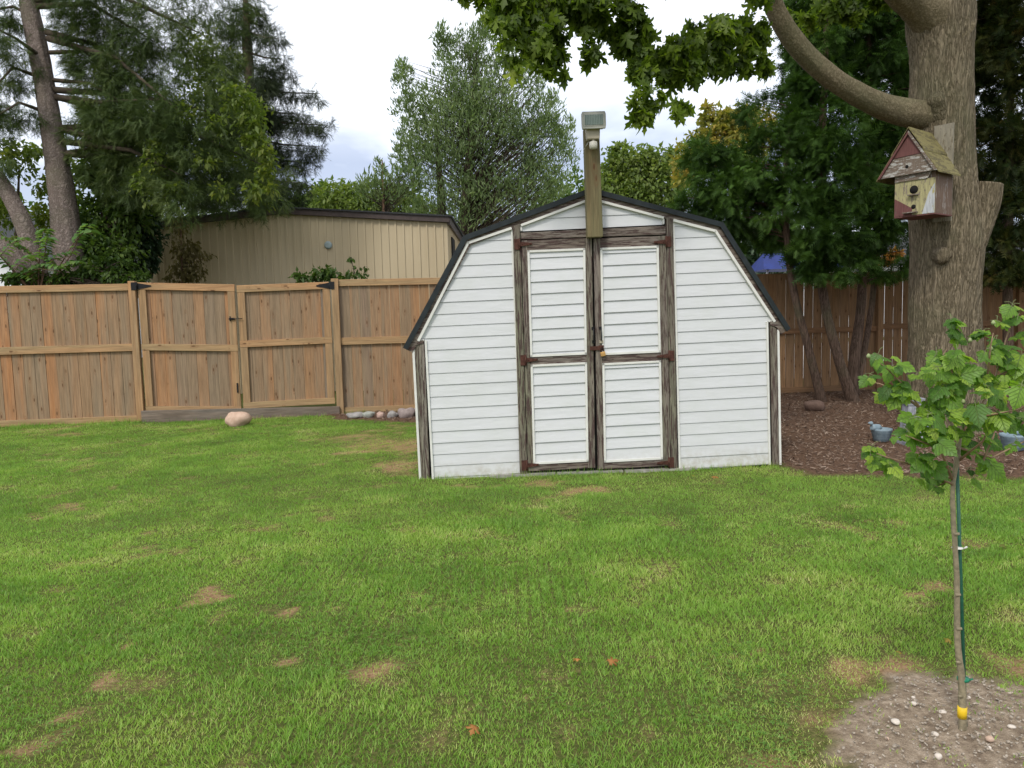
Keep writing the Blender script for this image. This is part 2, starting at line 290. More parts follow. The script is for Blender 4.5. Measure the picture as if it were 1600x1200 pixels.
class MB:
    def __init__(s): s.v = []; s.f = []; s.r = []; s.sm = []
    def add(s, vs, fs, r=None, sm=False):
        b = len(s.v); r = random.random() if r is None else r
        s.v += [tuple(v) for v in vs]; s.r += [r]*len(vs); s.f += [tuple(i+b for i in f) for f in fs]; s.sm += [sm]*len(fs); return s
    def box(s, x0, x1, y0, y1, z0, z1, r=None, taper=None):
        """taper: (x0,x1) at the top"""
        tx0, tx1 = taper or (x0, x1)
        return s.add([(x0, y0, z0), (x1, y0, z0), (x1, y1, z0), (x0, y1, z0), (tx0, y0, z1), (tx1, y0, z1), (tx1, y1, z1), (tx0, y1, z1)],
            [(0, 3, 2, 1), (4, 5, 6, 7), (0, 1, 5, 4), (1, 2, 6, 5), (2, 3, 7, 6), (3, 0, 4, 7)], r)
    def prism(s, pts, y0, y1, r=None):
        """pts in (x,z), counter-clockwise seen from -y"""
        n = len(pts)
        return s.add([(x, y0, z) for x, z in pts]+[(x, y1, z) for x, z in pts],
            [tuple(range(n)), tuple(range(2*n-1, n-1, -1))]+[(i, i+n, (i+1) % n+n, (i+1) % n) for i in range(n)], r)
    def strip(s, a, b, wd, y0, y1, r=None):
        """board from a to b in the (x,z) plane, wd to the left of the direction"""
        d = Vector((b[0]-a[0], b[1]-a[1])).normalized(); n = Vector((-d.y, d.x))*wd
        pts = [a, b, (b[0]+n.x, b[1]+n.y), (a[0]+n.x, a[1]+n.y)]
        if wd < 0: pts.reverse()
        return s.prism(pts, y0, y1, r)
    def tube(s, pts, rad, k=8, r=None, cap=True, sm=True):
        pts = [Vector(p) for p in pts]; n = len(pts); vs = []; fs = []
        rad = rad if isinstance(rad, (list, tuple)) else [rad]*n
        ref = Vector((.3, .2, 1)).normalized()
        for i, p in enumerate(pts):
            d = (pts[min(i+1, n-1)]-pts[max(i-1, 0)]).normalized()
            a = d.cross(ref); a = a if a.length > .05 else d.cross(Vector((1, 0, 0))); a.normalize(); b = d.cross(a)
            for j in range(k):
                t = 2*math.pi*j/k; vs.append(p+(a*math.cos(t)+b*math.sin(t))*rad[i])
        for i in range(n-1):
            for j in range(k): q = (j+1) % k; fs.append((i*k+j, i*k+q, (i+1)*k+q, (i+1)*k+j))
        if cap: fs += [tuple(range(k-1, -1, -1)), tuple((n-1)*k+j for j in range(k))]
        return s.add(vs, fs, r, sm)
    def lathe(s, prof, c=(0, 0, 0), k=20, axis='z', r=None):
        vs = []; fs = []
        for (rr, h) in prof:
            for j in range(k):
                t = 2*math.pi*j/k; x, y = rr*math.cos(t), rr*math.sin(t)
                vs.append((c[0]+x, c[1]+y, c[2]+h) if axis == 'z' else (c[0]+x, c[1]-h, c[2]+y))
        n = len(prof)
        for i in range(n-1):
            for j in range(k): q = (j+1) % k; fs.append((i*k+j, i*k+q, (i+1)*k+q, (i+1)*k+j))
        fs += [tuple(range(k-1, -1, -1)), tuple((n-1)*k+j for j in range(k))]
        return s.add(vs, fs, r, True)
    def build(s, name, m, parent=None, world=False, bevel=0):
        V = [Vector(v) for v in s.v]
        if world and parent is not None: mi = parent.matrix_basis.inverted(); V = [mi @ v for v in V]
        me = bpy.data.meshes.new(name); me.from_pydata([tuple(v) for v in V], [], s.f); me.update()
        me.polygons.foreach_set('use_smooth', s.sm)
        a = me.attributes.new('rnd', 'FLOAT', 'POINT'); a.data.foreach_set('value', s.r)
        o = link_mesh(name, me, m, parent)
        if bevel:
            b = o.modifiers.new('bevel', 'BEVEL'); b.width = bevel; b.segments = 2; b.limit_method = 'ANGLE'
        return o

# ------------------------------------------------------------------ leaf machinery
def fan(out, c=(0, .3, 0)):
    V = [c]+out; n = len(out); return np.array(V, float), np.array([(0, i, i % n+1) for i in range(1, n+1)])
def lobed():
    h = [(.05, 0), (.26, -.06), (.46, .02), (.38, .16), (.64, .36), (.50, .42), (.52, .56), (.27, .50), (.25, .72), (.10, .80)]
    out = h+[(0, 1.03)]+[(-x, y) for x, y in reversed(h)]
    out = [(x, y, -.22*abs(x)-.25*y*y) for x, y in out]
    return fan(out, (0, .3, 0))
def deep_lobed():
    h = [(.03, .0), (.10, .05), (.30, -.10), (.27, .06), (.44, .10), (.20, .28), (.46, .42), (.60, .40), (.50, .56), (.36, .60), (.14, .48), (.12, .62), (.24, .78), (.12, .84)]
    out = h+[(0, 1.1)]+[(-x, y) for x, y in reversed(h)]
    return fan([(x, y, -.25*abs(x)-.3*y*y) for x, y in out], (0, .34, 0))
def simple_leaf(wd=.3, fold=.12):
    V = np.array([(0, 0, 0), (wd/2, .45, fold), (0, 1, -.1), (-wd/2, .45, fold), ]); return V, np.array([(0, 1, 2), (0, 2, 3)])
def spray(nf=5, ln=.45, wd=.035, droop=.25, curve=.0):
    V = []; F = []
    def tri(a, b, w_):
        a = np.array(a); b = np.array(b); d = b-a; nrm = np.array([-d[1], d[0], 0]); nrm = nrm/(np.linalg.norm(nrm)+1e-9)*w_
        i = len(V); V.extend([a-nrm, a+nrm, b]); F.append((i, i+1, i+2))
    tri((0, 0, 0), (0, 1, -curve), wd)
    for k in range(nf):
        t = (k+.6)/(nf+.4); l = ln*(1-t*.55)
        for sgn in (-1, 1): tri((0, t, -curve*t*t), (sgn*l*.75, t+l*.62, -curve*t*t-droop*l), wd)
    return np.array(V), np.array(F)
def needles():
    V = []; F = []
    r = random.Random(3)
    for k in range(13):
        t = k/13; sgn = -1 if k % 2 else 1; l = .30+.25*r.random(); a = r.uniform(.25, .9); w_ = .018
        x0, y0 = r.uniform(-.03, .03), t; x1, y1 = x0+sgn*l*math.sin(a), y0+l*math.cos(a); z1 = r.uniform(-.15, .15)
        i = len(V); V += [(x0-w_, y0, 0), (x0+w_, y0, 0), (x1, y1, z1)]; F.append((i, i+1, i+2))
    i = len(V); V += [(-.02, 0, 0), (.02, 0, 0), (0, 1.25, 0)]; F.append((i, i+1, i+2))
    return np.array(V), np.array(F)
TPL = dict(lobed=lobed(), leaf=simple_leaf(.5), narrow=simple_leaf(.24), fan=spray(5, .5, .045, .2), needles=needles())
TPL['lobed'] = deep_lobed()
def leaf_mesh(name, pos, tip, nrm, size, tpl, m, parent, rnd=None):
    V, F = TPL[tpl]; n = len(pos)
    tip = tip/(np.linalg.norm(tip, axis=1, keepdims=True)+1e-9)
    sd = np.cross(tip, nrm); sd /= (np.linalg.norm(sd, axis=1, keepdims=True)+1e-9); nr = np.cross(sd, tip)
    W = pos[:, None, :]+size[:, None, None]*(V[None, :, 0, None]*sd[:, None, :]+V[None, :, 1, None]*tip[:, None, :]+V[None, :, 2, None]*nr[:, None, :])
    FF = F[None]+(np.arange(n)*len(V))[:, None, None]
    if rnd is None: rnd = rng.random(n)
    if tpl == 'detailed':
        o = np_mesh(name, W.reshape(-1, 3), FF.reshape(-1, F.shape[1]), m, parent, np.repeat(rnd, len(V)), smooth=True)
        a = o.data.attributes.new('leafpos', 'FLOAT_VECTOR', 'POINT'); a.data.foreach_set('vector', np.tile(V, (n, 1)).astype(np.float32).ravel()); return o
    return np_mesh(name, W.reshape(-1, 3), FF.reshape(-1, F.shape[1]), m, parent, np.repeat(rnd, len(V)))
def unit(a): return a/(np.linalg.norm(a, axis=-1, keepdims=True)+1e-9)
def sample_blobs(blobs, n, sub=26, tight=.34, shell=.25):
    """blobs: (cx,cy,cz,rx,ry,rz); returns clustered positions, cluster centres, outward directions"""
    B = np.array(blobs, float); vol = np.cbrt(B[:, 3]*B[:, 4]*B[:, 5])**2; pr = vol/vol.sum()
    nsub = max(4, n//sub)
    bi = rng.choice(len(B), nsub, p=pr); d = unit(rng.normal(size=(nsub, 3))); rr = (shell+(1-shell)*rng.random(nsub))**.5
    cc = B[bi, :3]+d*B[bi, 3:]*rr[:, None]
    si = rng.integers(0, nsub, n)
    q = rng.normal(size=(n, 3))*.5
    pos = cc[si]+q*B[bi[si], 3:]*tight
    return pos, cc, unit(d[si]*.8+q), si
def crown(name, blobs, n, tpl, size, m, parent, mode='leaf', sub=26, tight=.34, shell=.25, sv=.35):
    pos, cc, out, si = sample_blobs(blobs, n, sub, tight, shell)
    rv = rng.normal(size=(n, 3))
    if mode == 'leaf': tip = unit(out*.6+rv*.7+[0, 0, -.55]); nrm = unit(rv[:, [1, 2, 0]]*.6+[0, 0, 1.])
    elif mode == 'up': tip = unit(out*.5+rv*.35+[0, 0, .9]); nrm = unit(rv[:, [1, 2, 0]])
    elif mode == 'droop': tip = unit(out*.35+rv*.3+[0, 0, -.9]); nrm = unit(rv[:, [1, 2, 0]]*[1, 1, .3])
    elif mode == 'bough': tip = unit(out*[.8, .8, .25]+rv*.5+[0, 0, -.5]); nrm = unit(rv[:, [1, 2, 0]]*.8+[0, 0, .6])
    elif mode == 'hang': tip = unit(out*.45+rv*.55+[0, 0, -.95]); nrm = unit(rv[:, [1, 2, 0]]*.9+out*.5+[0, 0, .5])
    elif mode == 'cedar': tip = unit(out*.9+rv*.5+[0, 0, -.35]); nrm = unit(rv[:, [1, 2, 0]]*.8+[0, 0, .7])
    elif mode == 'level': tip = unit(out*[1, 1, .2]*.8+rv*.45+[0, 0, -.2]); nrm = unit(rv[:, [1, 2, 0]]*.4+[0, 0, 1.])
    sz = size*(1+sv*rng.normal(size=n)).clip(.45, 1.9)
    rnd = (.55*rng.random(n)+.45*rng.random(len(cc))[si])
    leaf_mesh(name, pos, tip, nrm, sz, tpl, m, parent, rnd)
    return cc
def twigs(name, cc, axis, m, parent, r0=.02, frac=.5, k=4, rise=.3):
    """branch tubes from the stem polyline to cluster centres"""
    mb = MB(); ax = [Vector(a) for a in axis]
    for c in cc:
        if rng.random() > frac: continue
        c = Vector(c); tgt = c.z-rise*math.hypot(c.x-ax[0].x, c.y-ax[0].y)
        best = min(range(200), key=lambda i: abs((lerp_axis(ax, i/199)).z-tgt)) if False else None
        a = near_on(ax, tgt) if rise else min((p.lerp(q, f/6) for p, q in zip(ax, ax[1:]) for f in range(7)), key=lambda u: (u-c).length)
        if not rise and (c-a).length > .85: continue
        mid = a.lerp(c, .5)+Vector((random.uniform(-.1, .1), random.uniform(-.1, .1), random.uniform(-.02, .12)))*(c-a).length*.6
        L_ = (c-a).length; rr = r0*min(1.6, .4+L_*.35)
        mb.tube([a, a.lerp(mid, .5)+Vector((0, 0, .02*L_)), mid, mid.lerp(c, .5), c], [rr, rr*.8, rr*.6, rr*.4, rr*.2], k, cap=False)
    if len(mb.v) > 120: return mb.build(name, m, parent, world=True)
def near_on(ax, z):
    if z <= ax[0].z: return ax[0].copy()
    for a, b in zip(ax, ax[1:]):
        if a.z <= z <= b.z: return a.lerp(b, (z-a.z)/max(b.z-a.z, 1e-6))
    return ax[-1].copy()
def bl(px, py, Y, rx, ry, dy=None):
    """ellipsoid given by where it stands in view (px) at depth Y"""
    c = P(px, py, Y); s = Y/FPX; return (c.x, c.y, c.z, rx*s, dy if dy else max(rx, ry)*s*.8, ry*s)
def trunk_mesh(name, pts, rad, m, parent, k=48, seg=.05, amp=.02, freq=9., zf=1.2, cap=False, flare=0.):
    P_ = [Vector(p) for p in pts]; cum = [0]
    for a, b in zip(P_, P_[1:]): cum.append(cum[-1]+(b-a).length)
    n = max(6, int(cum[-1]/seg)); V = []; prev = None
    def at(t):
        for i in range(len(P_)-1):
            if t <= cum[i+1] or i == len(P_)-2:
                f = (t-cum[i])/(cum[i+1]-cum[i]); p0 = P_[max(i-1, 0)]; p1 = P_[i]; p2 = P_[i+1]; p3 = P_[min(i+2, len(P_)-1)]
                q = .5*((2*p1)+(p2-p0)*f+(2*p0-5*p1+4*p2-p3)*f*f+(3*p1-p0-3*p2+p3)*f**3); g = f*f*(3-2*f)
                return q, rad[i]*(1-g)+rad[i+1]*g
    ref = Vector((0, -1, 0))
    for i in range(n+1):
        t = cum[-1]*i/n; p, r = at(min(t, cum[-1]-1e-6)); q, _ = at(min(t+.02, cum[-1]-1e-7)); o, _ = at(max(t-.02, 0)); d = (q-o).normalized()
        a = (ref-d*ref.dot(d)).normalized(); ref = a; b = d.cross(a)
        for j in range(k):
            th = 2*math.pi*j/k; u = a*math.cos(th)+b*math.sin(th)
            nn = mn.noise(Vector((math.cos(th)*freq*r*3, math.sin(th)*freq*r*3, t*zf)))
            rid = 1-abs(mn.noise(Vector((math.cos(th)*freq*r*9, math.sin(th)*freq*r*9, t*zf*2.2))))*2
            fl = 1+flare*math.exp(-t*4)*(1+.35*math.cos(th*5+1))
            V.append(p+u*(r*fl+amp*nn*1.5+amp*.6*rid))
    F = np.array([(i*k+j, i*k+(j+1) % k, (i+1)*k+(j+1) % k, (i+1)*k+j) for i in range(n) for j in range(k)])
    Fs = [F]
    if cap:
        V.append(P_[-1]); c = len(V)-1; Fs.append(np.array([(n*k+j, n*k+(j+1) % k, c) for j in range(k)]))
    return np_mesh(name, np.array([tuple(v) for v in V]), Fs, m, parent, np.full(len(V), .5), smooth=True)

# ================================================================== THE GROUND
MULCH = [(-2.75, 11.3), (-2.5, 10.75), (-1.6, 10.35), (-.7, 9.9), (0, 9.3), (2.3, 9.3), (2.33, 6.72), (2.62, 6.38), (3.3, 6.2), (4.1, 6.12), (5.2, 5.95), (7, 5.8), (11, 5.6), (11, 12.9), (4, 12.1), (0, 11.6)]
def in_poly(x, y, poly):
    r = np.zeros(np.shape(x), bool); n = len(poly)
    for i in range(n):
        (x1, y1), (x2, y2) = poly[i], poly[(i+1) % n]
        if y1 == y2: continue
        c = ((y1 > y) != (y2 > y)) & (x < (x2-x1)*(y-y1)/(y2-y1)+x1); r ^= c
    return r
def mulch_mask(x, y):
    jx = x+(fbm(x, y, 4., 5)-.5)*.3; jy = y+(fbm(x, y, 4., 9)-.5)*.3
    return in_poly(jx, jy, MULCH)
SOIL = (1.56, 2.28, .54, .50)
def soil_r(x, y):      # <1 inside the bare ring round the sapling
    return np.hypot((x-SOIL[0])/SOIL[2], (y-SOIL[1])/SOIL[3])+(fbm(x, y, 5., 3)-.5)*.55
SPOTS = []             # dry patches: ground x, y, rx, ry, strength
for px, py, rx, ry, s in [(305, 935, 34, 9, 1.9), (190, 1000, 20, 9, 1.0), (243, 1034, 20, 8, 1.0), (145, 1072, 34, 20, 1.0), (428, 1043, 24, 10, 1.7), (458, 955, 22, 8, .8), (508, 955, 20, 7, .8),
        (100, 793, 24, 6, .8), (62, 806, 20, 5, .8), (235, 855, 34, 6, .3), (455, 806, 24, 6, .7), (512, 803, 20, 5, .7), (183, 763, 8, 4, .8), (590, 695, 75, 16, .95), (625, 730, 45, 16, 1.0), (560, 680, 60, 10, .6), (640, 700, 22, 18, .9),
        (930, 765, 60, 8, 1.1), (860, 753, 40, 5, 1.3), (730, 757, 60, 6, .5), (1020, 780, 40, 8, .4), (100, 1118, 50, 12, .5), (75, 1050, 16, 10, .5), (560, 1040, 50, 14, .5), (620, 1005, 30, 9, .6), (710, 1085, 40, 10, .5), (440, 1100, 60, 16, .5), (840, 1090, 26, 10, .8), (860, 955, 14, 6, .7), (1180, 1020, 24, 10, .7),
        (1005, 1130, 30, 8, .8), (1235, 785, 22, 5, .6), (1390, 820, 46, 10, .7), (1480, 920, 40, 9, .8), (1420, 938, 26, 8, .8), (1330, 980, 28, 8, .7), (1550, 960, 40, 10, .6), (1340, 905, 26, 6, .4), (90, 680, 60, 6, .5), (60, 1170, 40, 16, .6), (750, 1180, 40, 12, .4), (1190, 1070, 20, 8, .5),
        (1290, 1120, 24, 12, .7), (1080, 1060, 18, 7, .5), (350, 1090, 26, 10, .4), (900, 1010, 20, 8, .3), (1120, 900, 22, 8, .5), (1200, 860, 60, 8, .3), (1500, 850, 60, 10, .5), (980, 870, 18, 7, .25), (300, 690, 30, 4, .4)]:
    c = G(px, py); a = G(px+rx, py); b = G(px, py-ry); e = G(px, py+ry); SPOTS.append((c.x, c.y, (a-c).length, (b-e).length/2, s))
def dry(x, y):
    d = np.zeros(np.shape(x)); jx = x+(fbm(x, y, 9., 11)-.5)*.34; jy = y+(fbm(x, y, 9., 12)-.5)*.34
    for sx_, sy_, rx, ry, s in SPOTS: d += s*np.exp(-(((jx-sx_)/rx)**2+((jy-sy_)/ry)**2)*1.5)
    d *= .35+1.3*fbm(x, y, 16., 26)
    n = fbm(x, y, 1.3, 20); d += .5*np.clip((n-.50)*4, 0, 1)*fbm(x, y, 9., 24)
    n = fbm(x, y, 4.5, 21); d += .6*np.clip((n-.56)*5, 0, 1)
    d += .5*np.clip((2.15-soil_r(x, y))/.9, 0, 1)*(x < 3)
    return d
def gz(x, y):
    z = (fbm(x, y, 1.1, 30)-.5)*.03+(fbm(x, y, 6., 31)-.5)*.016
    z = z*np.clip((y-1)/2, 0, 1)
    mk = mulch_mask(x, y); z = z+np.where(mk, .018+.05*np.clip((y-8.5)/4, 0, 1)*(x > 2), 0)
    s = soil_r(x, y); z = z+np.where(s < 1.1, .02*np.clip(1.1-s, 0, 1)+(fbm(x, y, 14., 33)-.5)*.03, 0)
    return z
def axis_pts(lo, a, b, hi, st):
    out = list(np.arange(a, b, st)); s = st; v = a
    while v > lo: s *= 1.35; v -= s; out.insert(0, v)
    s = st; v = out[-1]
    while v < hi: s *= 1.35; v += s; out.append(v)
    return np.array(out)
xs = axis_pts(-150, -9.5, 10.5, 150, .07); ys = axis_pts(-60, 1.2, 13.5, 320, .07)
X, Y = np.meshgrid(xs, ys); Z = gz(X, Y); nx, ny = len(xs), len(ys)
ii = (np.arange(ny-1)[:, None]*nx+np.arange(nx-1)[None]).ravel()
gF = np.stack([ii, ii+1, ii+nx+1, ii+nx], 1)
gm, nt = mat('lawn_soil'); Lk = nt.links.new
v = coords(nt, shift=False); n1 = noise(nt, v, 60., 6, .7); n2 = noise(nt, v, 2., 4)
c1 = ramp(nt, [(.3, (.045, .06, .015)), (.5, (.10, .115, .03)), (.7, (.20, .17, .07))]); Lk(n1, c1.inputs[0])
at = N(nt, 'ShaderNodeAttribute', attribute_name='dry')
c2 = ramp(nt, [(.3, (.15, .085, .045)), (.5, (.30, .19, .10)), (.7, (.46, .31, .18))]); Lk(n1, c2.inputs[0])
rr = ramp(nt, [(.45, (0, 0, 0)), (.95, (1, 1, 1))]); Lk(at.outputs['Fac'], rr.inputs[0])
gcol = mixc(nt, rr.outputs[0], c1.outputs[0], c2.outputs[0])
at2 = N(nt, 'ShaderNodeAttribute', attribute_name='soil')
n3 = noise(nt, v, 22., 8, .75); c3 = ramp(nt, [(.3, (.14, .10, .07)), (.5, (.31, .24, .17)), (.62, (.44, .35, .26)), (.75, (.54, .46, .36))]); Lk(n3, c3.inputs[0])
gcol = mixc(nt, at2.outputs['Fac'], gcol, c3.outputs[0])
at3 = N(nt, 'ShaderNodeAttribute', attribute_name='bark')
n4 = noise(nt, v, 45., 6, .7); c4 = ramp(nt, [(.3, (.06, .036, .024)), (.55, (.15, .09, .058)), (.75, (.26, .17, .115))]); Lk(n4, c4.inputs[0])
gcol = mixc(nt, at3.outputs['Fac'], gcol, c4.outputs[0])
bsum = N(nt, 'ShaderNodeMath', operation='ADD'); Lk(n1, bsum.inputs[0]); Lk(n3, bsum.inputs[1])
finish(nt, gcol, .95, bsum.outputs[0], .02, spec=.1)
ground = np_mesh('ground', np.stack([X.ravel(), Y.ravel(), Z.ravel()], 1), gF, gm, smooth=True); tag(ground, kind='structure')
for nme, val in (('dry', np.clip(dry(X, Y), 0, 1.2)), ('soil', (soil_r(X, Y) < 1.02).astype(float)), ('bark', mulch_mask(X, Y).astype(float))):
    a = ground.data.attributes.new(nme, 'FLOAT', 'POINT'); a.data.foreach_set('value', val.ravel().astype(np.float32))

# pale driveway in the neighbour's yard behind the fence
mb = MB(); mb.add([(1.5, 14.4, .03), (30, 18, .03), (30, 34, .03), (1.5, 27, .03)], [(0, 1, 2, 3)])
tag(mb.build('driveway', plain('driveway_concrete', (.62, .6, .56), .9, var=.1)), kind='structure')

# ---- grass blades
def shed_local(x, y):
    ox, oy = -.836, 6.647; c, s = 1/math.hypot(1, .05), .05/math.hypot(1, .05)
    return (x-ox)*c+(y-oy)*s, -(x-ox)*s+(y-oy)*c
def fence_y(x): return 11.66+.119*x
def lawn_ok(x, y):
    u, d = shed_local(x, y); ok = ~((u > -.02) & (u < 3.26) & (d > -.015) & (d < 2.6))
    return ok & (y < fence_y(x)-.03) & ~mulch_mask(x, y)
def make_blades():
    xs_, ys_ = [], []
    for y0 in np.arange(1.75, 12.4, .25):
        half = .74*(y0+.3)+1.3; den = 20000*min(1, (3.4/max(y0, .1))**.75); n = int(den*.25*2*half)
        xs_.append(rng.uniform(-half, half, n)); ys_.append(rng.uniform(y0, y0+.25, n))
    x = np.concatenate(xs_); y = np.concatenate(ys_)
    d = dry(x, y); s = soil_r(x, y); k = lawn_ok(x, y)
    k &= rng.random(len(x)) > np.clip((d-.55)*.6, 0, .62)
    k &= (s > 1.0) | (rng.random(len(x)) < np.where(vn(x, y, 9., 40) > .72, .20, .015))
    k &= rng.random(len(x)) < .42+.95*fbm(x, y, 7.5, 43)
    # tufts: pull roots towards clump centres
    x = x[k]; y = y[k]; d = d[k]; n = len(x)
    cx = (np.floor(x/.06)+.5)*.06+(vn(np.floor(x/.06), np.floor(y/.06), 7.7, 3)-.5)*.05; cy = (np.floor(y/.06)+.5)*.06+(vn(np.floor(y/.06), np.floor(x/.06), 5.3, 4)-.5)*.05
    pull = .45*rng.random(n)*(y < 4.5)*vn(x, y, 4., 66); x = x*(1-pull)+cx*pull; y = y*(1-pull)+cy*pull
    z = gz(x, y)-.004
    long_ = fbm(x, y, 1.8, 50); h = (.012+.018*long_)*(0.6+.8*rng.random(n))*np.where(d > .4, .6, 1.)
    tuft = vn(x, y, 3.1, 51); h *= np.where(tuft > .82, 1.3, 1.)
    ang = fbm(x, y, 3., 52)*6.28*2+rng.normal(size=n)*1.9; lean = (.15+.95*rng.random(n))*h
    # scruffy longer grass at the foot of the shed and fence
    u, dd = shed_local(x, y); edge = ((u > -.15) & (u < 3.4) & (dd > -.09) & (dd < 0)) | (y > fence_y(x)-.16)
    h = np.where(edge & (rng.random(n) < .45), h*rng.uniform(1.3, 3.2, n), h)
    wd = (.0011+.0009*rng.random(n))*np.clip(y/3.2, .9, 3.6)**.55
    dx, dy = np.cos(ang), np.sin(ang); bx, by = -dy, dx
    f2 = rng.uniform(0, 6.28, n); bx = np.cos(f2); by = np.sin(f2)
    def ring(t, wf, lf): return np.stack([x+dx*lean*lf, y+dy*lean*lf, z+h*t], 1), wf
    V = []
    for t, wf, lf in ((0, 1, 0), (.55, .85, .35), (1., .0, 1.)):
        c = np.stack([x+dx*lean*lf, y+dy*lean*lf, z+h*t], 1)
        if wf > 0: o = np.stack([bx*wd*wf, by*wd*wf, 0*x], 1); V += [c-o, c+o]
        else: V += [c]
    V = np.stack(V, 1).reshape(-1, 3); b = np.arange(n)*5
    near = y < 5.2; far = ~near; Q = np.stack([b, b+1, b+3, b+2], 1)[near]; T = np.concatenate([np.stack([b+2, b+3, b+4], 1)[near], np.stack([b, b+1, b+4], 1)[far]])
    big = fbm(x, y, .8, 60); md = fbm(x, y, 3.3, 61)
    rv = -.01+.46*rng.random(n)+.42*(big-.1)+.60*(md-.35)+.30*(fbm(x, y, 12., 62)-.4)+np.clip(d, 0, 1)*.45*rng.random(n)
    straw = rng.random(n) < (.085+.75*np.clip(d-.12, 0, 1.2)); rv = np.where(straw, .80+.35*rng.random(n), rv)
    rv = np.clip(rv*.98, .0, 1.)
    o = np_mesh('lawn_grass', V, [Q, T], M['grass'], None, np.repeat(rv/.65*.62, 5)); return tag(o, 'short mown green lawn grass with dry patches in front of the shed', 'grass', kind='stuff')
make_blades()
def clover():
    n = 60000; y = 2.0+9.5*rng.random(n)**1.3; x = rng.uniform(-1, 1, n)*(.72*y+.3)
    k = lawn_ok(x, y) & (fbm(x, y, 2.3, 70) > .60) & (soil_r(x, y) > 1.05); x = x[k]; y = y[k]; n = len(x)
    z = gz(x, y)+.012+.016*rng.random(n); a = rng.uniform(0, 6.28, n)
    pos, tip, = [], []
    for j in range(3):
        b = a+j*2.094; tip.append(np.stack([np.cos(b), np.sin(b), .1*rng.normal(size=n)], 1)); pos.append(np.stack([x, y, z], 1))
    pos = np.concatenate(pos); tip = np.concatenate(tip); r = np.tile(rng.random(n), 3)
    o = leaf_mesh('clover', pos, tip, unit(rng.normal(size=(3*n, 3))*.25+[0, 0, 1]), np.full(3*n, .009)*(.7+.6*np.tile(rng.random(n), 3)), 'leaf', M['clover'], None, r)
    tag(o, 'small clover leaves mixed in patches through the lawn', 'clover', kind='stuff')
clover()

# ---- bark mulch chips
def chips(n, ok, name, m, size=(.018, .05), wd=.30, box=(-3, 11, 5.3, 13), lift=.012):
    x = rng.uniform(box[0], box[1], n); y = rng.uniform(box[2], box[3], n); k = ok(x, y); x = x[k]; y = y[k]; n = len(x)
    z = gz(x, y)+lift*rng.random(n)+.004; ln = rng.uniform(size[0], size[1], n); a = rng.uniform(0, 6.28, n); t = rng.normal(size=n)*.35
    d = np.stack([np.cos(a)*np.cos(t), np.sin(a)*np.cos(t), np.sin(t)], 1); s = unit(np.cross(d, np.stack([rng.normal(size=n)*.35, rng.normal(size=n)*.35, np.ones(n)], 1))); u = np.cross(s, d)
    c = np.stack([x, y, z], 1); h = ln[:, None]/2; ww = (ln*wd)[:, None]/2*rng.uniform(.5, 1.2, (n, 1)); th = .0025
    V = np.stack([c-d*h-s*ww, c+d*h-s*ww*.6, c+d*h+s*ww, c-d*h+s*ww*.7, c-d*h-s*ww+u*th, c+d*h-s*ww*.6+u*th, c+d*h+s*ww+u*th, c-d*h+s*ww*.7+u*th], 1).reshape(-1, 3)
    b = np.arange(n)[:, None]*8; F = np.concatenate([b+np.array([q]) for q in ((4, 5, 6, 7), (0, 1, 5, 4), (1, 2, 6, 5), (2, 3, 7, 6), (3, 0, 4, 7))])
    return np_mesh(name, V, F, m, None, np.repeat(rng.random(n), 8))
def mulch_chip_mat():
    m, nt = mat('mulch_chip'); r = ramp(nt, [(0, (.07, .045, .032)), (.45, (.19, .125, .09)), (.8, (.33, .235, .17)), (1, (.56, .44, .34))]); nt.links.new(rnd_attr(nt), r.inputs[0])
    n = noise(nt, coords(nt), 90., 3); finish(nt, mixc(nt, .35, r.outputs[0], mixc(nt, n, (.02, .01, .01), (.2, .13, .09))), .9, n, .002, spec=.2); return m
M['chip'] = mulch_chip_mat()
ch = chips(52000, lambda x, y: mulch_mask(x+(rng.random(len(x))-.5)*.2, y+(rng.random(len(x))-.5)*.2) & (y < fence_y(x)) & (np.abs(x) < .75*y+.5), 'mulch_chips', M['chip'])
tag(ch, 'brown shredded bark mulch covering the bed under the big tree', 'mulch', kind='stuff')
peb = plain('gravel_bits', (.40, .34, .27), .9, var=.6, scale=50)
gr = chips(6500, lambda x, y: (soil_r(x, y) < .97) & (rng.random(len(x)) < .75), 'soil_crumbs', peb, (.003, .012), .9, (.7, 2.5, 1.6, 3.1), .008)
tag(gr, 'small crumbs and grit on the bare soil round the sapling', 'soil', kind='stuff')

# ---- stones
def stone(name, loc, sx_, sy_, sz_, m, label, rot=0., seed=0, cat='stone', group=None, rough=.18, sub=3):
    import bmesh
    bm = bmesh.new(); bmesh.ops.create_icosphere(bm, subdivisions=sub, radius=1)
    for v_ in bm.verts:
        p = v_.co.copy(); f = 1+rough*mn.noise(p*1.1+Vector((seed*3.1, seed, 0)))*1.6+rough*.35*mn.noise(p*3.+Vector((seed, 0, seed)))
        q = p*f; q.x = math.copysign(abs(q.x)**.85, q.x); q.y = math.copysign(abs(q.y)**.85, q.y); q.z = math.copysign(abs(q.z)**.8, q.z)
        v_.co = Vector((q.x*sx_, q.y*sy_, q.z*sz_))
    me = bpy.data.meshes.new(name); bm.to_mesh(me); bm.free()
    me.polygons.foreach_set('use_smooth', [True]*len(me.polygons))
    o = link_mesh(name, me, m); o.location = (loc[0], loc[1], loc[2]+sz_*.72); o.rotation_euler = (0, 0, rot)
    return tag(o, label, cat, group)
def stone_mat(n, a, b): 
    m, nt = mat(n); v = coords(nt, shift=False); n1 = noise(nt, v, 14., 8, .7); r = ramp(nt, [(.3, a), (.7, b)]); nt.links.new(n1, r.inputs[0]); finish(nt, r.outputs[0], .85, n1, .004, spec=.2); return m
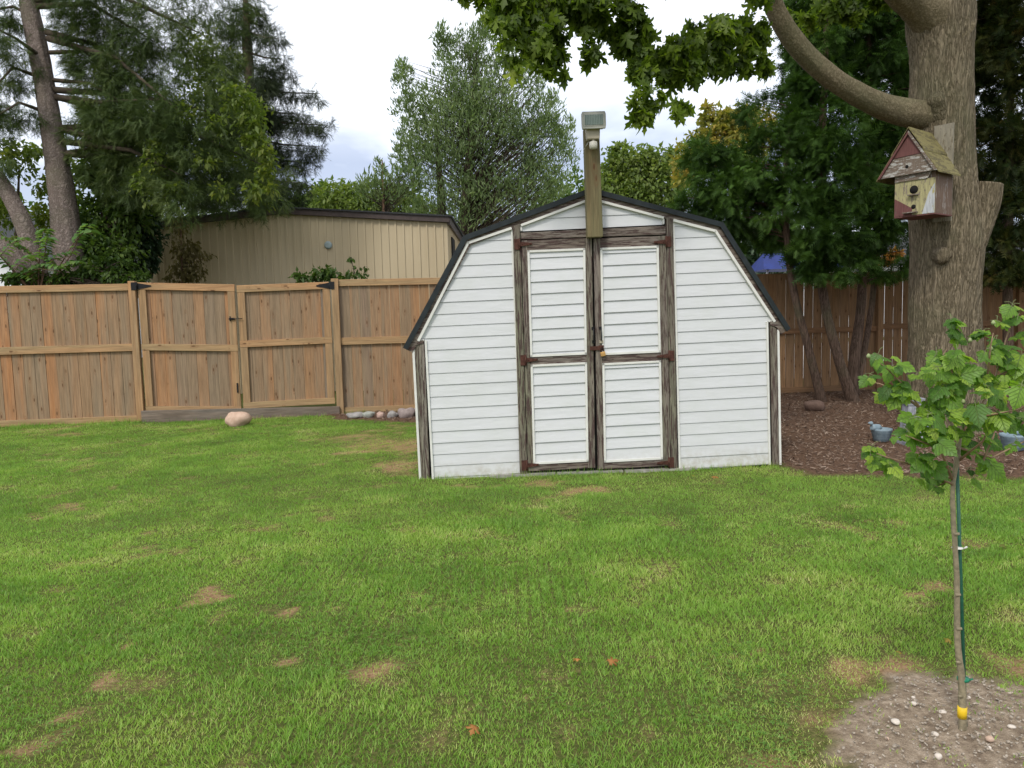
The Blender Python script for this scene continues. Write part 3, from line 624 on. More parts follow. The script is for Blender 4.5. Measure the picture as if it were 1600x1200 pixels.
sm = dict(pink=stone_mat('pink_granite', (.42, .28, .20), (.60, .44, .34)), grey=stone_mat('grey_rock', (.22, .21, .20), (.38, .36, .34)), green=stone_mat('green_grey_rock', (.22, .24, .21), (.40, .41, .36)),
    purple=stone_mat('purple_grey_rock', (.20, .16, .15), (.34, .28, .26)), rose=stone_mat('rose_rock', (.34, .23, .19), (.5, .36, .30)), brown=stone_mat('brown_rock', (.10, .065, .05), (.2, .13, .10)), pale=stone_mat('pale_pebble', (.5, .43, .36), (.72, .66, .58)), tan=stone_mat('tan_pebble', (.4, .28, .2), (.58, .43, .33)))
b = G(373, 665); stone('boulder', (b.x, b.y, 0), .168, .12, .115, sm['pink'], 'smooth pinkish boulder leaning on the grey plank under the gate', .1, 4, 'boulder')
for px, py, w_, h_, k, lab, sd_ in [(557, 654, 15, 5, 'grey', 'flat grey stone at the left end of the row under the fence', 1), (575, 654, 11, 6, 'green', 'rounded greenish grey stone second in the row under the fence', 2), (595, 654, 8, 5.5, 'rose', 'small rose coloured stone between two grey ones under the fence', 3),
        (613, 654, 10, 6, 'grey', 'grey stone just left of the large angular purple one', 5), (636, 654, 15, 10, 'purple', 'large angular purple grey rock near the shed corner', 6), (651, 652, 7, 8, 'purple', 'dark small rock wedged between large angular rock and shed', 8)]:
    p = G(px, py); s_ = p.y/FPX; stone('fence_stone', (p.x, p.y, .015), w_*s_*.9, w_*s_*.7, h_*s_*.95, sm[k], lab, random.uniform(-.4, .4), sd_, 'stone', 'stones in a row along the foot of the fence', .3)
p = G(1272, 646); stone('bed_rock', (p.x, p.y, .03), .13, .1, .085, sm['brown'], 'dark brown rock in the mulch at the foot of the cedar stems', 0, 9, 'rock')
labs = ['white flat oval pebble on bare soil left of sapling', 'pale pebble lying at the very bottom edge of the bare soil', 'tan pinkish pebble right of the sapling base', 'small pale pebble near the back rim of the bare soil', 'pale pebble between the sapling and the back rim of the soil', 'white round pebble beside the back rim of the soil', 'small chalky pebble just left of the sapling base', 'small white pebble to the right behind the sapling base', 'flat cream pebble at the right edge of the frame', 'tiny pale pebble front right of the sapling base', 'cream pebble in the front left of the bare soil']
for (px, py, w_, h_, k), lab in zip([(1399, 1134, 8, 4, 'pale'), (1466, 1194, 6, 6, 'pale'), (1546, 1168, 7, 5, 'tan'), (1428, 1106, 5, 3, 'pale'), (1473, 1118, 6, 3.2, 'pale'), (1427, 1097, 3, 3, 'pale'), (1461, 1155, 6, 3, 'pale'), (1514, 1099, 2.6, 3, 'pale'), (1580, 1143, 7, 3, 'pale'), (1545, 1180, 4, 3, 'pale'), (1386, 1160, 4, 2.6, 'tan')], labs):
    p = G(px, py); s_ = p.y/FPX; stone('pebble', (p.x, p.y, float(gz(p.x, p.y))+.001), w_*s_, w_*s_*.8, h_*s_*.9, sm[k], lab, random.random()*3, random.randint(1, 99), 'pebble', 'pebbles on the bare soil round the sapling', .2, 2)

# ================================================================== THE SHED
O = Vector((-.836, 6.647, 0)); e1 = Vector((1, .05, .02)).normalized(); nn_ = e1.cross(Vector((0, 0, 1))).normalized(); e2 = nn_.cross(e1)
SM = Matrix((e1, -nn_, e2)).transposed().to_4x4(); SM.translation = O
shed = empty('garden_shed', O, 'white vinyl sided gambrel roof garden shed with weathered wood double doors', 'shed', mw=SM)
DEP = 2.45
def clip_band(poly, z0, z1):
    def cl(ps, keep, z):
        out = []
        for i in range(len(ps)):
            a, b = ps[i], ps[(i+1) % len(ps)]; ka, kb = keep(a[1]), keep(b[1])
            if ka: out.append(a)
            if ka != kb: t = (z-a[1])/(b[1]-a[1]); out.append((a[0]+t*(b[0]-a[0]), z))
        return out
    p = cl(poly, lambda v_: v_ >= z0, z0)
    return cl(p, lambda v_: v_ <= z1, z1) if len(p) > 2 else []
def ccw(p):
    a = sum(p[i][0]*p[(i+1) % len(p)][1]-p[(i+1) % len(p)][0]*p[i][1] for i in range(len(p))); return p if a > 0 else p[::-1]
def siding(mb, polys, phase, pitch=.1018, y=0., out=.009, gap=.0022, slope=0.):
    for poly in polys:
        poly = ccw([(x, z-slope*x) for x, z in poly]); lo = min(z for _, z in poly); hi = max(z for _, z in poly)
        k = math.floor((lo-phase)/pitch)
        while phase+k*pitch < hi:
            b0 = phase+k*pitch; q = clip_band(poly, b0+gap, b0+pitch); k += 1; jo = random.uniform(-.0015, .0015); r = random.random()
            if len(q) < 3: continue
            f = [(x, y-(out+jo)*(1-.9*((z-b0)/pitch)), z+slope*x) for x, z in q]; bk = [(x, y+.004, z+slope*x) for x, z in q]; n = len(q)
            mb.add(f+bk, [tuple(range(n))]+[(i, i+n, (i+1) % n+n, (i+1) % n) for i in range(n)], r)
mb = MB()
SL_up = [(.915, 2.145), (.525, 2.03), (.052, 1.215), (.915, 1.215)]; SL_lo = [(.117, 1.215), (.112, -.02), (.905, -.035), (.915, 1.215)]
SR_up = [(2.306, 2.155), (2.687, 2.05), (3.198, 1.24), (2.306, 1.24)]; SR_lo = [(2.306, 1.24), (3.134, 1.24), (3.139, -.045), (2.306, -.055)]
siding(mb, [SL_up, SL_lo], 1.020); mb.build('siding_panel', M['vinyl'], shed)
mb = MB(); siding(mb, [SR_up, SR_lo], .971, slope=.002); mb.build('siding_panel', M['vinyl'], shed)
mb = MB(); siding(mb, [[(.981, 2.105), (.981, 2.16), (1.60, 2.36), (2.233, 2.175), (2.233, 2.115)]], 2.0975, slope=.006); mb.build('gable_siding', M['vinyl'], shed)
mb = MB(); mb.prism([(.03, -.03), (3.19, -.03), (3.19, 1.2), (2.70, 2.03), (1.6, 2.36), (.52, 2.02), (.03, 1.2)], .006, .03); mb.build('front_wall', M['dark'], shed)
# white J-channel trims
mb = MB()
def ring_trim(mb, pts, wd, y0, y1, closed=False):
    n = len(pts)
    for i in range(n if closed else n-1): mb.strip(pts[i], pts[(i+1) % n], wd, y0, y1)
ring_trim(mb, [(.905, 2.145), (.523, 2.034), (.052, 1.215)], .022, -.035, .0)
mb.strip((.050, 1.205), (.112, 1.205), .014, -.021, .0); mb.strip((.130, -.02), (.133, 1.21), .018, -.0215, .0); mb.strip((.905, -.03), (.916, 2.14), .014, -.0195, .0)
ring_trim(mb, [(3.198, 1.238), (2.684, 2.050), (2.312, 2.158)], .022, -.035, .0)
mb.strip((3.140, 1.232), (3.205, 1.232), .014, -.021, .0); mb.strip((3.139, -.045), (3.134, 1.235), .016, -.0215, .0); mb.strip((2.322, -.055), (2.322, 2.15), .016, -.0195, .0)
ring_trim(mb, [(2.228, 2.180), (1.603, 2.366), (.986, 2.164)], .020, -.035, .0); mb.strip((.998, 2.11), (.998, 2.17), .016, -.021, .0); mb.strip((2.233, 2.12), (2.233, 2.18), .016, -.021, .0)
mb.strip((.020, .0), (.024, 1.19), .020, -.024, .03); mb.strip((3.236, -.05), (3.232, 1.16), .018, -.024, .03)
mb.build('channel_trim', M['trimwhite'], shed)
# weathered corner boards and jambs
def piece(name, mat_, *boxes, parent=shed, bev=.003):
    mb = MB()
    for b_ in boxes: mb.box(*b_)
    return mb.build(name, M[mat_], parent, bevel=bev)
mb = MB(); mb.prism([(.024, -.01), (.093, -.01), (.112, 1.205), (.028, 1.195)], -.019, .03); mb.build('corner_board', M['weather_v'], shed, bevel=.003)
mb = MB(); mb.prism([(3.158, -.05), (3.214, -.05), (3.212, 1.165), (3.152, 1.222)], -.019, .03); mb.build('corner_board', M['weather_v'], shed, bevel=.003)
mb = MB(); mb.prism([(.886, -.015), (.951, -.015), (.982, 2.17), (.919, 2.15)], -.034, .0); mb.build('door_jamb', M['weather_v'], shed, bevel=.003)
mb = MB(); mb.prism([(2.232, -.045), (2.290, -.045), (2.306, 2.155), (2.245, 2.175)], -.034, .0); mb.build('door_jamb', M['weather_v'], shed, bevel=.003)
mb = MB(); mb.prism([(.985, 2.036), (2.238, 2.028), (2.242, 2.103), (.985, 2.092)], -.030, .0); mb.build('header_board', M['weather_h'], shed, bevel=.003)
# rake boards under the roof edge
RO = [(-.062, 1.152), (.500, 2.075), (1.60, 2.435), (2.735, 2.100), (3.315, 1.160)]
def off(pts, d):
    out = []
    for i, p in enumerate(pts):
        a = pts[max(i-1, 0)]; b_ = pts[min(i+1, len(pts)-1)]
        n1_ = Vector((p[1]-a[1], -(p[0]-a[0]))).normalized() if i else None; n2_ = Vector((b_[1]-p[1], -(b_[0]-p[0]))).normalized() if i < len(pts)-1 else None
        if n1_ is None: n = n2_*d
        elif n2_ is None: n = n1_*d
        else: s = (n1_+n2_).normalized(); n = s*(d/s.dot(n1_))
        out.append((p[0]+n.x, p[1]+n.y))
    return out
o1 = off(RO, .026); o2 = off(RO, .080)
for i in range(4):
    mb = MB(); mb.prism(ccw([o1[i], o1[i+1], o2[i+1], o2[i]]), -.030+.001*i, .01); mb.build('rake_board', M['weather_h'], shed, bevel=.002)
mb = MB(); mb.prism([(-.045, 1.150), (.105, 1.190), (.105, 1.214), (-.02, 1.20)], -.028, .03); mb.build('eave_block', M['weather_h'], shed)
mb = MB(); mb.prism([(3.15, 1.205), (3.30, 1.150), (3.285, 1.20), (3.205, 1.236), (3.15, 1.236)], -.028, .03); mb.build('eave_block', M['weather_h'], shed)
roof = MB(); r1 = off(RO, -.012); r2 = off(RO, .010)
for i in range(4): roof.prism(ccw([r1[i], r1[i+1], r2[i+1], r2[i]]), -.045, DEP+.08)
roof = roof.build('roof', M['shingle'], shed)
for i in range(4):
    mb = MB(); q1 = off(RO, -.010); q2 = off(RO, .032); mb.prism(ccw([q1[i], q1[i+1], q2[i+1], q2[i]]), -.052, -.0455); mb.build('drip_edge', M['roof'], roof)
# side and back walls
mb = MB(); mb.box(.03, .06, .035, DEP, -.03, 1.19); mb.box(3.17, 3.20, .035, DEP, -.06, 1.19); mb.prism([(.03, -.03), (3.2, -.03), (3.2, 1.2), (2.70, 2.03), (1.6, 2.36), (.52, 2.02), (.03, 1.2)], DEP, DEP+.03)
mb.build('outer_wall', M['vinyl'], shed)
piece('sill_beam', 'kick', (.95, 2.235, .0, .09, -.075, -.020), bev=0)
# doors
def door(x0, x1, bx0, bx1, stl, str_, panels, zt, zb, yb=-.030):
    d = MB().box(bx0+.004, bx1-.004, -.012, -.002, zb+.01, zt-.01, None, (x0+.004, x1-.004)).build('door', M['dark'], shed)
    def at(x_top, x_bot, z): return x_bot+(x_top-x_bot)*(z-zb)/(zt-zb)
    def q(a_t, a_b, b_t, b_b, z0, z1, name, mt, y=yb):
        mb = MB(); mb.prism([(at(a_t, a_b, z0), z0), (at(b_t, b_b, z0), z0), (at(b_t, b_b, z1), z1), (at(a_t, a_b, z1), z1)], y, -.012); mb.build(name, M[mt], d, bevel=.003)
    lt, lb, rt, rb = x0, bx0, x1, bx1
    q(lt, lb, lt+stl, lb+stl, zb, zt, 'door_stile', 'weather_v'); q(rt-str_, rb-str_, rt, rb, zb, zt, 'door_stile', 'weather_v')
    (u0, u1), (l0, l1), ph = panels
    q(lt+stl, lb+stl, rt-str_, rb-str_, u1, zt, 'door_rail', 'weather_h', yb+.002); q(lt+stl, lb+stl, rt-str_, rb-str_, l1, u0, 'door_rail', 'weather_h', yb+.002); q(lt+stl, lb+stl, rt-str_, rb-str_, zb, l0, 'door_rail', 'weather_h', yb+.002)
    for z0, z1, p_ in ((u0, u1, ph[0]), (l0, l1, ph[1])):
        c = [(at(lt+stl, lb+stl, z0)-.002, z0-.002), (at(rt-str_, rb-str_, z0)+.002, z0-.002), (at(rt-str_, rb-str_, z1)+.002, z1+.002), (at(lt+stl, lb+stl, z1)-.002, z1+.002)]
        mb = MB(); siding(mb, [c], p_, y=-.014, out=.014, slope=.004); mb.build('door_siding', M['vinyl'], d)
        mb = MB(); ring_trim(mb, c, .018, -.037, -.013, True); mb.build('panel_trim', M['trimwhite'], d)
    return d
dl = door(.986, 1.596, .957, 1.555, .052, .062, ((1.026, 1.938), (.080, .955), (.952, .975)), 2.026, .018)
dr = door(1.610, 2.242, 1.578, 2.228, .058, .070, ((1.013, 1.934), (.063, .938), (.962, .985)), 2.018, .0)
def hinge(x, z, sgn, d):
    mb = MB(); mb.box(x-.022, x+.022, -.044, -.036, z-.045, z+.045); mb.prism(ccw([(x, z-.022), (x+sgn*.13, z-.008), (x+sgn*.13, z+.008), (x, z+.022)]), -.0445, -.036)
    mb.tube([(x+sgn*.024, -.046, z-.048), (x+sgn*.024, -.046, z+.048)], .008, 8)
    for k in (.05, .085, .115): mb.tube([(x+sgn*k, -.048, z), (x+sgn*k, -.044, z)], .005, 6)
    mb.build('hinge', M['rust'], d)
hinge(.945, 1.995, 1, dl); hinge(.955, 1.0, 1, dl); hinge(2.262, 1.965, -1, dr); hinge(2.262, .977, -1, dr); hinge(.925, .075, 1, dl); hinge(2.235, .03, -1, dr)
def pull(x, z, d):
    mb = MB(); mb.tube([(x, -.036, z+.055), (x, -.062, z+.045), (x, -.066, z), (x, -.062, z-.045), (x, -.036, z-.055)], .0055, 8); mb.box(x-.012, x+.012, -.037, -.031, z+.045, z+.07); mb.box(x-.012, x+.012, -.037, -.031, z-.07, z-.045); mb.build('pull_handle', M['black'], d)
pull(1.577, 1.19, dl); pull(1.643, 1.19, dr)
mb = MB(); mb.box(1.545, 1.622, -.044, -.036, 1.058, 1.092); mb.box(1.622, 1.665, -.043, -.036, 1.050, 1.098); mb.tube([(1.648, -.036, 1.085), (1.648, -.06, 1.085), (1.648, -.06, 1.062), (1.648, -.036, 1.062)], .004, 6); mb.build('hasp', M['rust'], dr)
mb = MB(); mb.box(1.628, 1.662, -.046, -.036, 1.115, 1.142); mb.build('latch_plate', M['beigeplastic'], dr, bevel=.003)
pm = SM @ Matrix.Translation((1.648, -.058, 1.045))
pl = empty('padlock', (0, 0, 0), 'small brass padlock hanging from the rusty hasp on the shed doors', 'padlock', mw=pm)
mb = MB(); mb.box(-.022, .022, -.010, .010, -.043, -.004); o = mb.build('lock_body', M['brass'], pl, bevel=.004); o.rotation_euler = (0, R_(-12), 0)
mb = MB(); mb.tube([(-.014, 0, -.006), (-.014, 0, .016), (-.007, 0, .027), (.007, 0, .027), (.014, 0, .016), (.014, 0, -.006)], .0035, 8); mb.build('shackle', M['black'], pl)
# light post fixed on the header, with floodlight
post = empty('light_post', SM @ Vector((1.607, -.08, 2.022)), 'short treated wooden post fixed above the shed doors', 'post')
def sv(*p): return SM @ Vector(p)
mb = MB(); y0, y1 = -.145, -.055
mb.add([sv(1.541, y0, 2.02), sv(1.674, y0, 2.02), sv(1.674, y1, 2.02), sv(1.541, y1, 2.02), sv(1.545, y0, 2.92), sv(1.672, y0, 2.92), sv(1.672, y1, 2.92), sv(1.545, y1, 2.92)], [(0, 3, 2, 1), (4, 5, 6, 7), (0, 1, 5, 4), (1, 2, 6, 5), (2, 3, 7, 6), (3, 0, 4, 7)])
mb.build('post_timber', M['treated'], post, world=True, bevel=.005)
fl = empty('floodlight', (0, 0, 0), 'grey square security floodlight with motion sensor on top of the wooden post', 'floodlight', mw=SM @ Matrix.Translation((1.607, -.15, 2.885)) @ Matrix.Diagonal((.95, .95, .95, 1)))
mb = MB(); prof = [(-.100, 0), (.100, 0), (.106, .03), (.106, .125), (.098, .145), (-.098, .145), (-.106, .125), (-.106, .03)]
mb.prism(prof, -.13, -.105); mb.prism([(a*.9, .0725+(b_-.0725)*.86) for a, b_ in prof], -.105, -.04); mb.prism([(a*.6, .0725+(b_-.0725)*.6) for a, b_ in prof], -.04, .0)
o = mb.build('lamp_head', M['lampgrey'], fl, bevel=.004)
mb = MB(); mb.box(-.088, .088, -.134, -.1305, .022, .124); mb.build('rim', M['lampgrey'], o)
gm_, nt = mat('ribbed_glass'); wv = N(nt, 'ShaderNodeTexWave'); wv.inputs['Scale'].default_value = 22.; nt.links.new(coords(nt, shift=False), wv.inputs[0]); finish(nt, mixc(nt, wv.outputs[1], (.10, .14, .12), (.20, .25, .21)), .2, wv.outputs[1], .002, spec=.6)
mb = MB(); mb.box(-.080, .080, -.1375, -.1345, .030, .116); mb.build('glass_cover', gm_, o)
mb = MB(); mb.box(-.055, .055, -.085, .005, -.078, .03, None, (-.062, .062)); mb.build('mounting_box', M['beigeplastic'], fl, bevel=.008)
mb = MB(); mb.lathe([(.02, -.092), (.034, -.098), (.037, -.13), (.034, -.152), (.02, -.160)], (.0, -.06, 0), 16); mb.tube([(0, -.05, -.07), (0, -.06, -.10)], .011, 8); mb.build('motion_sensor', plain('sensor_white', (.6, .58, .5), .4), fl)
mb = MB(); mb.tube([(-.03, -.02, -.08), (-.05, .0, -.11), (-.078, .03, -.15)], .003, 6); mb.build('cable', M['trimwhite'], fl)
# concrete pavers under the doors
mb = MB(); a0 = SM @ Vector((.55, -.06, 0)); 
for u0, u1 in ((.62, 1.20), (1.215, 1.80), (1.815, 2.42)):
    q = [SM @ Vector((u, y_, 0)) for u, y_ in ((u0, -.055), (u1, -.045), (u1, .2), (u0, .2))]
    mb.add([(p.x, p.y, -.02) for p in q]+[(p.x, p.y, .018) for p in q], [(4, 5, 6, 7), (0, 1, 5, 4), (1, 2, 6, 5), (2, 3, 7, 6), (3, 0, 4, 7)])
tag(mb.build('paving_strip', M['concrete']), kind='structure')

# ================================================================== FENCES
FM = Matrix((Vector((1, .119, 0)).normalized(), Vector((-.119, 1, 0)).normalized(), Vector((0, 0, 1)))).transposed().to_4x4(); FM.translation = (0, 11.66, 0)
def boards(mb, s0, s1, z0, z1, bw, gap, y0, th=.018, zj=.006):
    s = s0
    while s < s1-.02:
        e = min(s+bw, s1); t = random.uniform(-zj, zj); j = random.uniform(0, .004); lean = random.uniform(-.002, .002)
        mb.box(s, e, y0+j, y0+th+j, z0+t, z1+t, None, (s+lean, e+lean)); s = e+gap*random.uniform(.5, 1.6)
def fence(s0, label, grp=None, name='board_fence'):
    mw = FM @ Matrix.Translation((s0, 0, 0)); return empty(name, (0, 0, 0), label, 'fence', grp, mw=mw)
def fbox(par, s0, name, mt, *bx, bev=.003):
    mb = MB()
    for b_ in bx: mb.box(b_[0]-s0, b_[1]-s0, *b_[2:])
    return mb.build(name, M[mt], par, bevel=bev)
def panel_between(par, s0, a, b_, zt=1.985, vm='fence_v', hm='fence_h', bw=.142, gap=.004, zb=-.01, mid=(1.03, 1.135), front=True):
    mb = MB(); boards(mb, a-s0, b_-s0, zb, zt-.01, bw, gap, .0); mb.build('board_panel', M[vm], par)
    y0, y1 = (-.036, -.001) if front else (.022, .055)
    fbox(par, s0, 'top_rail', hm, (a, b_, y0, y1, zt-.095, zt)); fbox(par, s0, 'middle_rail', hm, (a, b_, y0, y1, *mid)); fbox(par, s0, 'bottom_rail', hm, (a, b_, y0, y1, .01, .10))
# left run, from beyond the frame to the gate post
A = fence(-9.9, 'brown board fence run at left edge up to the gate hinge post')
panel_between(A, -9.9, -7.82, -5.43); panel_between(A, -9.9, -9.9, -7.92)
fbox(A, -9.9, 'fence_post', 'fence_p', (-5.44, -5.345, -.075, .02, -.05, 2.02)); fbox(A, -9.9, 'fence_post', 'fence_p', (-7.92, -7.82, -.075, .02, -.05, 2.02))
# run from the second gate post behind the shed
B = fence(-2.63, 'brown board fence run between right gate post and the white shed')
panel_between(B, -2.63, -2.525, -.12, vm='fence_v'); panel_between(B, -2.63, -.02, 2.3)
for s_ in (-2.625, -.12): fbox(B, -2.63, 'fence_post', 'fence_p', (s_, s_+.1, -.075, .02, -.05, 2.0))
# dark run under the cedars: boards with open gaps, rail on this side
D = fence(2.3, 'dark brown fence with light showing through board gaps behind the cedars')
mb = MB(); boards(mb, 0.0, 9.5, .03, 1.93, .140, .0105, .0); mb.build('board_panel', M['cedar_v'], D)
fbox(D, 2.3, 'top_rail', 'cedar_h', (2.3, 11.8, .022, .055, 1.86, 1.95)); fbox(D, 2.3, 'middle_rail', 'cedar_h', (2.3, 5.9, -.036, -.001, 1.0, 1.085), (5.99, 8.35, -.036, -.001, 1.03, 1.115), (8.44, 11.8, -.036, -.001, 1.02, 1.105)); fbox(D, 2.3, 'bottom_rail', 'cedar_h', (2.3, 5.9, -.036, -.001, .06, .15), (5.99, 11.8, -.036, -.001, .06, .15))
for s_ in (3.45, 5.90, 8.35, 10.8): fbox(D, 2.3, 'fence_post', 'cedar_v', (s_, s_+.09, -.075, .02, -.05, 1.95))
# the double gate
def gate(s0, s1, zl, zr, label, hinge_left):
    g = empty('gate', (0, 0, 0), label, 'gate', 'pair of board gates in the fence', mw=FM @ Matrix.Translation((s0, 0, 0)))
    W_ = s1-s0; sl_ = (zr-zl)/W_
    sh = lambda o: [setattr(v_, 'co', Vector((v_.co.x, v_.co.y, v_.co.z+sl_*v_.co.x))) for v_ in o.data.vertices]
    mb = MB(); boards(mb, .01, W_-.01, .14, zl-.01, .142, .0035, .0); sh(mb.build('board_panel', M['fence_v'], g))
    for nme, mt, bx in (('top_rail', 'fence_h', (0, W_, -.040, -.001, zl-.1, zl)), ('middle_rail', 'fence_h', (0, W_, -.0395, -.001, 1.035+(0 if hinge_left else .0), 1.13)), ('bottom_rail', 'fence_h', (0, W_, -.0385, -.001, .14, .23)),
            ('gate_stile', 'fence_p', (.004, .105, -.036, -.001, .23, 1.034)), ('gate_stile', 'fence_p', (.004, .105, -.036, -.001, 1.131, zl-.101)), ('gate_stile', 'fence_p', (W_-.105, W_-.004, -.036, -.001, .23, 1.034)), ('gate_stile', 'fence_p', (W_-.105, W_-.004, -.036, -.001, 1.131, zl-.101))):
        mb = MB(); mb.box(*bx); sh(mb.build(nme, M[mt], g, bevel=.003))
    hx, sg = (0., 1) if hinge_left else (W_, -1); z = (zl if hinge_left else zr)-.055
    mb = MB(); mb.prism(ccw([(hx+sg*.005, z-.045), (hx+sg*.19, z-.010), (hx+sg*.19, z+.010), (hx+sg*.005, z+.045)]), -.047, -.0405); mb.box(min(hx-sg*.07, hx), max(hx-sg*.07, hx), -.082, -.0755, z-.055, z+.055); mb.tube([(hx, -.06, z-.055), (hx, -.06, z+.055)], .010, 8); mb.build('strap_hinge', M['black'], g)
    return g
g1 = gate(-5.325, -3.995, 2.0, 1.945, 'left leaf of the board gate, hung on the post nearest the frame edge', True)
g2 = gate(-3.965, -2.650, 1.93, 1.955, 'right leaf of the board gate, hung on the post nearer the shed', False)
mb = MB(); mb.box(1.23, 1.31, -.056, -.041, 1.44, 1.465); mb.tube([(1.25, -.055, 1.49), (1.25, -.055, 1.42)], .009, 6); mb.tube([(1.27, -.06, 1.452), (1.42, -.06, 1.452)], .006, 6); mb.build('latch', M['black'], g1)
mb = MB(); mb.box(1.285, 1.305, -.05, -.037, .38, .52); mb.build('drop_bolt', M['black'], g1)
kb = empty('kick_plank', (0, 0, 0), 'wide weathered grey plank standing on edge below the gate', 'plank', mw=FM @ Matrix.Translation((-5.36, -.13, 0)))
mb = MB(); mb.add([(0, 0, -.05), (2.78, 0, -.05), (2.78, .04, -.05), (0, .04, -.05), (0, 0, .175), (2.78, 0, .13), (2.78, .04, .13), (0, .04, .175)], [(0, 3, 2, 1), (4, 5, 6, 7), (0, 1, 5, 4), (1, 2, 6, 5), (2, 3, 7, 6), (3, 0, 4, 7)]); mb.build('plank', M['kick'], kb, bevel=.004)

# ================================================================== METAL OUTBUILDING
bd = empty('metal_outbuilding', (-6.9, 15, 0), 'beige ribbed metal outbuilding with dark roof edge behind the gate', 'outbuilding')
bx0, bx1, bxa, ze, za, Yb = -6.95, -1.17, -4.35, 3.22, 3.44, 15.0
def wall_top(x): return ze+(za-ze)*(x-bx0)/(bxa-bx0) if x < bxa else za+(3.20-za)*(x-bxa)/(bx1-bxa)
mb = MB(); x = bx0; k = 0
while x < bx1-.02:
    for wd_, yy in ((.115, 0.), (.035, -.022)):
        e = min(x+wd_, bx1)
        if e-x > .004:
            r = .5
            f = [(x, Yb+yy, 0), (e, Yb+yy, 0), (e, Yb+yy, wall_top(e)), (x, Yb+yy, wall_top(x))]; mb.add(f, [(0, 1, 2, 3)], r)
            if yy: mb.add([(x, Yb, 0), (x, Yb+yy, 0), (x, Yb+yy, wall_top(x)), (x, Yb, wall_top(x))], [(0, 1, 2, 3)], r); mb.add([(e, Yb+yy, 0), (e, Yb, 0), (e, Yb, wall_top(e)), (e, Yb+yy, wall_top(e))], [(0, 1, 2, 3)], r)
        x = e
mm, nt = mat('beige_metal'); vv = coords(nt, (1, 1, .3), shift=False); n1 = noise(nt, vv, 1.4, 5); r1_ = ramp(nt, [(.3, (.47, .385, .25)), (.7, (.54, .45, .30))]); nt.links.new(n1, r1_.inputs[0]); finish(nt, r1_.outputs[0], .55, spec=.3)
M['metal'] = mm
mb.build('ribbed_wall', mm, bd, world=True)
mb = MB()
for xx in (bx1,):
    y = Yb
    while y < 21:
        mb.add([(xx, y, 0), (xx, y+.115, 0), (xx, y+.115, 3.19), (xx, y, 3.19)], [(0, 1, 2, 3)], .5); mb.add([(xx, y+.115, 0), (xx+.02, y+.125, 0), (xx+.02, y+.14, 0), (xx, y+.15, 0), (xx, y+.115, 3.19), (xx+.02, y+.125, 3.19), (xx+.02, y+.14, 3.19), (xx, y+.15, 3.19)], [(0, 1, 5, 4), (1, 2, 6, 5), (2, 3, 7, 6)], .5); y += .15
mb.build('side_wall', mm, bd, world=True)
M['fascia'] = plain('brown_fascia', (.075, .055, .05), .5, var=.3, scale=8)
mb = MB(); 
for a, b_ in (((bx0-.1, ze-.01), (bxa, za)), ((bxa, za), (bx1+.05, 3.20))): mb.strip(a, b_, .115, Yb-.09, Yb-.05)
mb.build('fascia', M['fascia'], bd, world=True)
mb = MB(); 
for a, b_ in (((bx0-.15, ze+.09), (bxa, za+.105)), ((bxa, za+.105), (bx1+.1, 3.30))): mb.strip(a, b_, .03, Yb-.12, 21.2)
mb.build('roof', M['shingle'], bd, world=True)
mb = MB(); mb.box(bx1+.01, bx1+.06, Yb-.05, 21, 3.16, 3.30); mb.build('gutter', M['fascia'], bd, world=True)
mb = MB(); mb.box(bx1+.001, bx1+.04, 15.7, 16.4, 2.1, 3.0); mb.build('window', M['dark'], bd, world=True)
mb = MB(); mb.lathe([(.05, 0), (.075, .004), (.075, .012), (.04, .016)], (-3.47, Yb-.024, 2.83), 18, 'y'); mb.build('vent_disc', plain('pale_blue_plastic', (.33, .40, .40), .5), bd, world=True)

# ================================================================== HOUSES FAR OFF, picket fence, blue canopy
hs = empty('house', (-18, 24, 0), 'white house with dark roof edge just visible behind the leftmost trees', 'house')
M['whitewall'] = plain('white_wall', (.75, .76, .78), .7, var=.08)
mb = MB(); mb.prism([(-26, 0), (-15.5, 0), (-15.5, 3.6), (-20, 5.8), (-26, 5.8)], 25, 34); mb.build('wall', M['whitewall'], hs, world=True)
mb = MB(); mb.strip((-14.9, 3.45), (-20.2, 6.1), -.16, 24.5, 34.5); mb.build('roof', M['shingle'], hs, world=True)
mb = MB(); mb.strip((-14.9, 3.25), (-20.2, 5.9), -.18, 24.4, 24.49); mb.build('bargeboard', M['trimwhite'], hs, world=True)
mb = MB(); mb.box(-19, -17.6, 24.95, 25.05, 1, 2.6); mb.build('window', M['dark'], hs, world=True)
pf = empty('metal_picket_fence', (-12, 15.4, 0), 'white metal picket fence seen over the board fence at far left', 'fence')
mb = MB()
for i in range(60): x_ = -15+i*.11; mb.box(x_, x_+.022, 15.4, 15.42, .1, 2.05, .5)
mb.build('picket', M['whitewall'], pf, world=True)['kind'] = 'stuff'
mb = MB(); mb.box(-15, -8.4, 15.42, 15.45, .3, .34); mb.box(-15, -8.4, 15.42, 15.45, 1.86, 1.9); mb.build('rail', M['whitewall'], pf, world=True)
h2 = empty('house', (8, 34, 0), 'pale neighbouring house glimpsed through the cedar foliage on the right', 'house')
mb = MB(); mb.box(12.5, 34, 34, 44, 0, 3.1); mb.build('wall', M['whitewall'], h2, world=True)
mb = MB(); mb.prism([(12., 3.1), (34.5, 3.1), (34.5, 3.3), (12., 3.3)], 33.3, 44.5); mb.add([(12, 33.3, 3.3), (34.5, 33.3, 3.3), (34.5, 39, 5.0), (12, 39, 5.0), (34.5, 44.7, 3.3), (12, 44.7, 3.3)], [(0, 1, 2, 3), (3, 2, 4, 5), (0, 3, 5), (1, 4, 2)]); mb.build('roof', M['shingle'], h2, world=True)
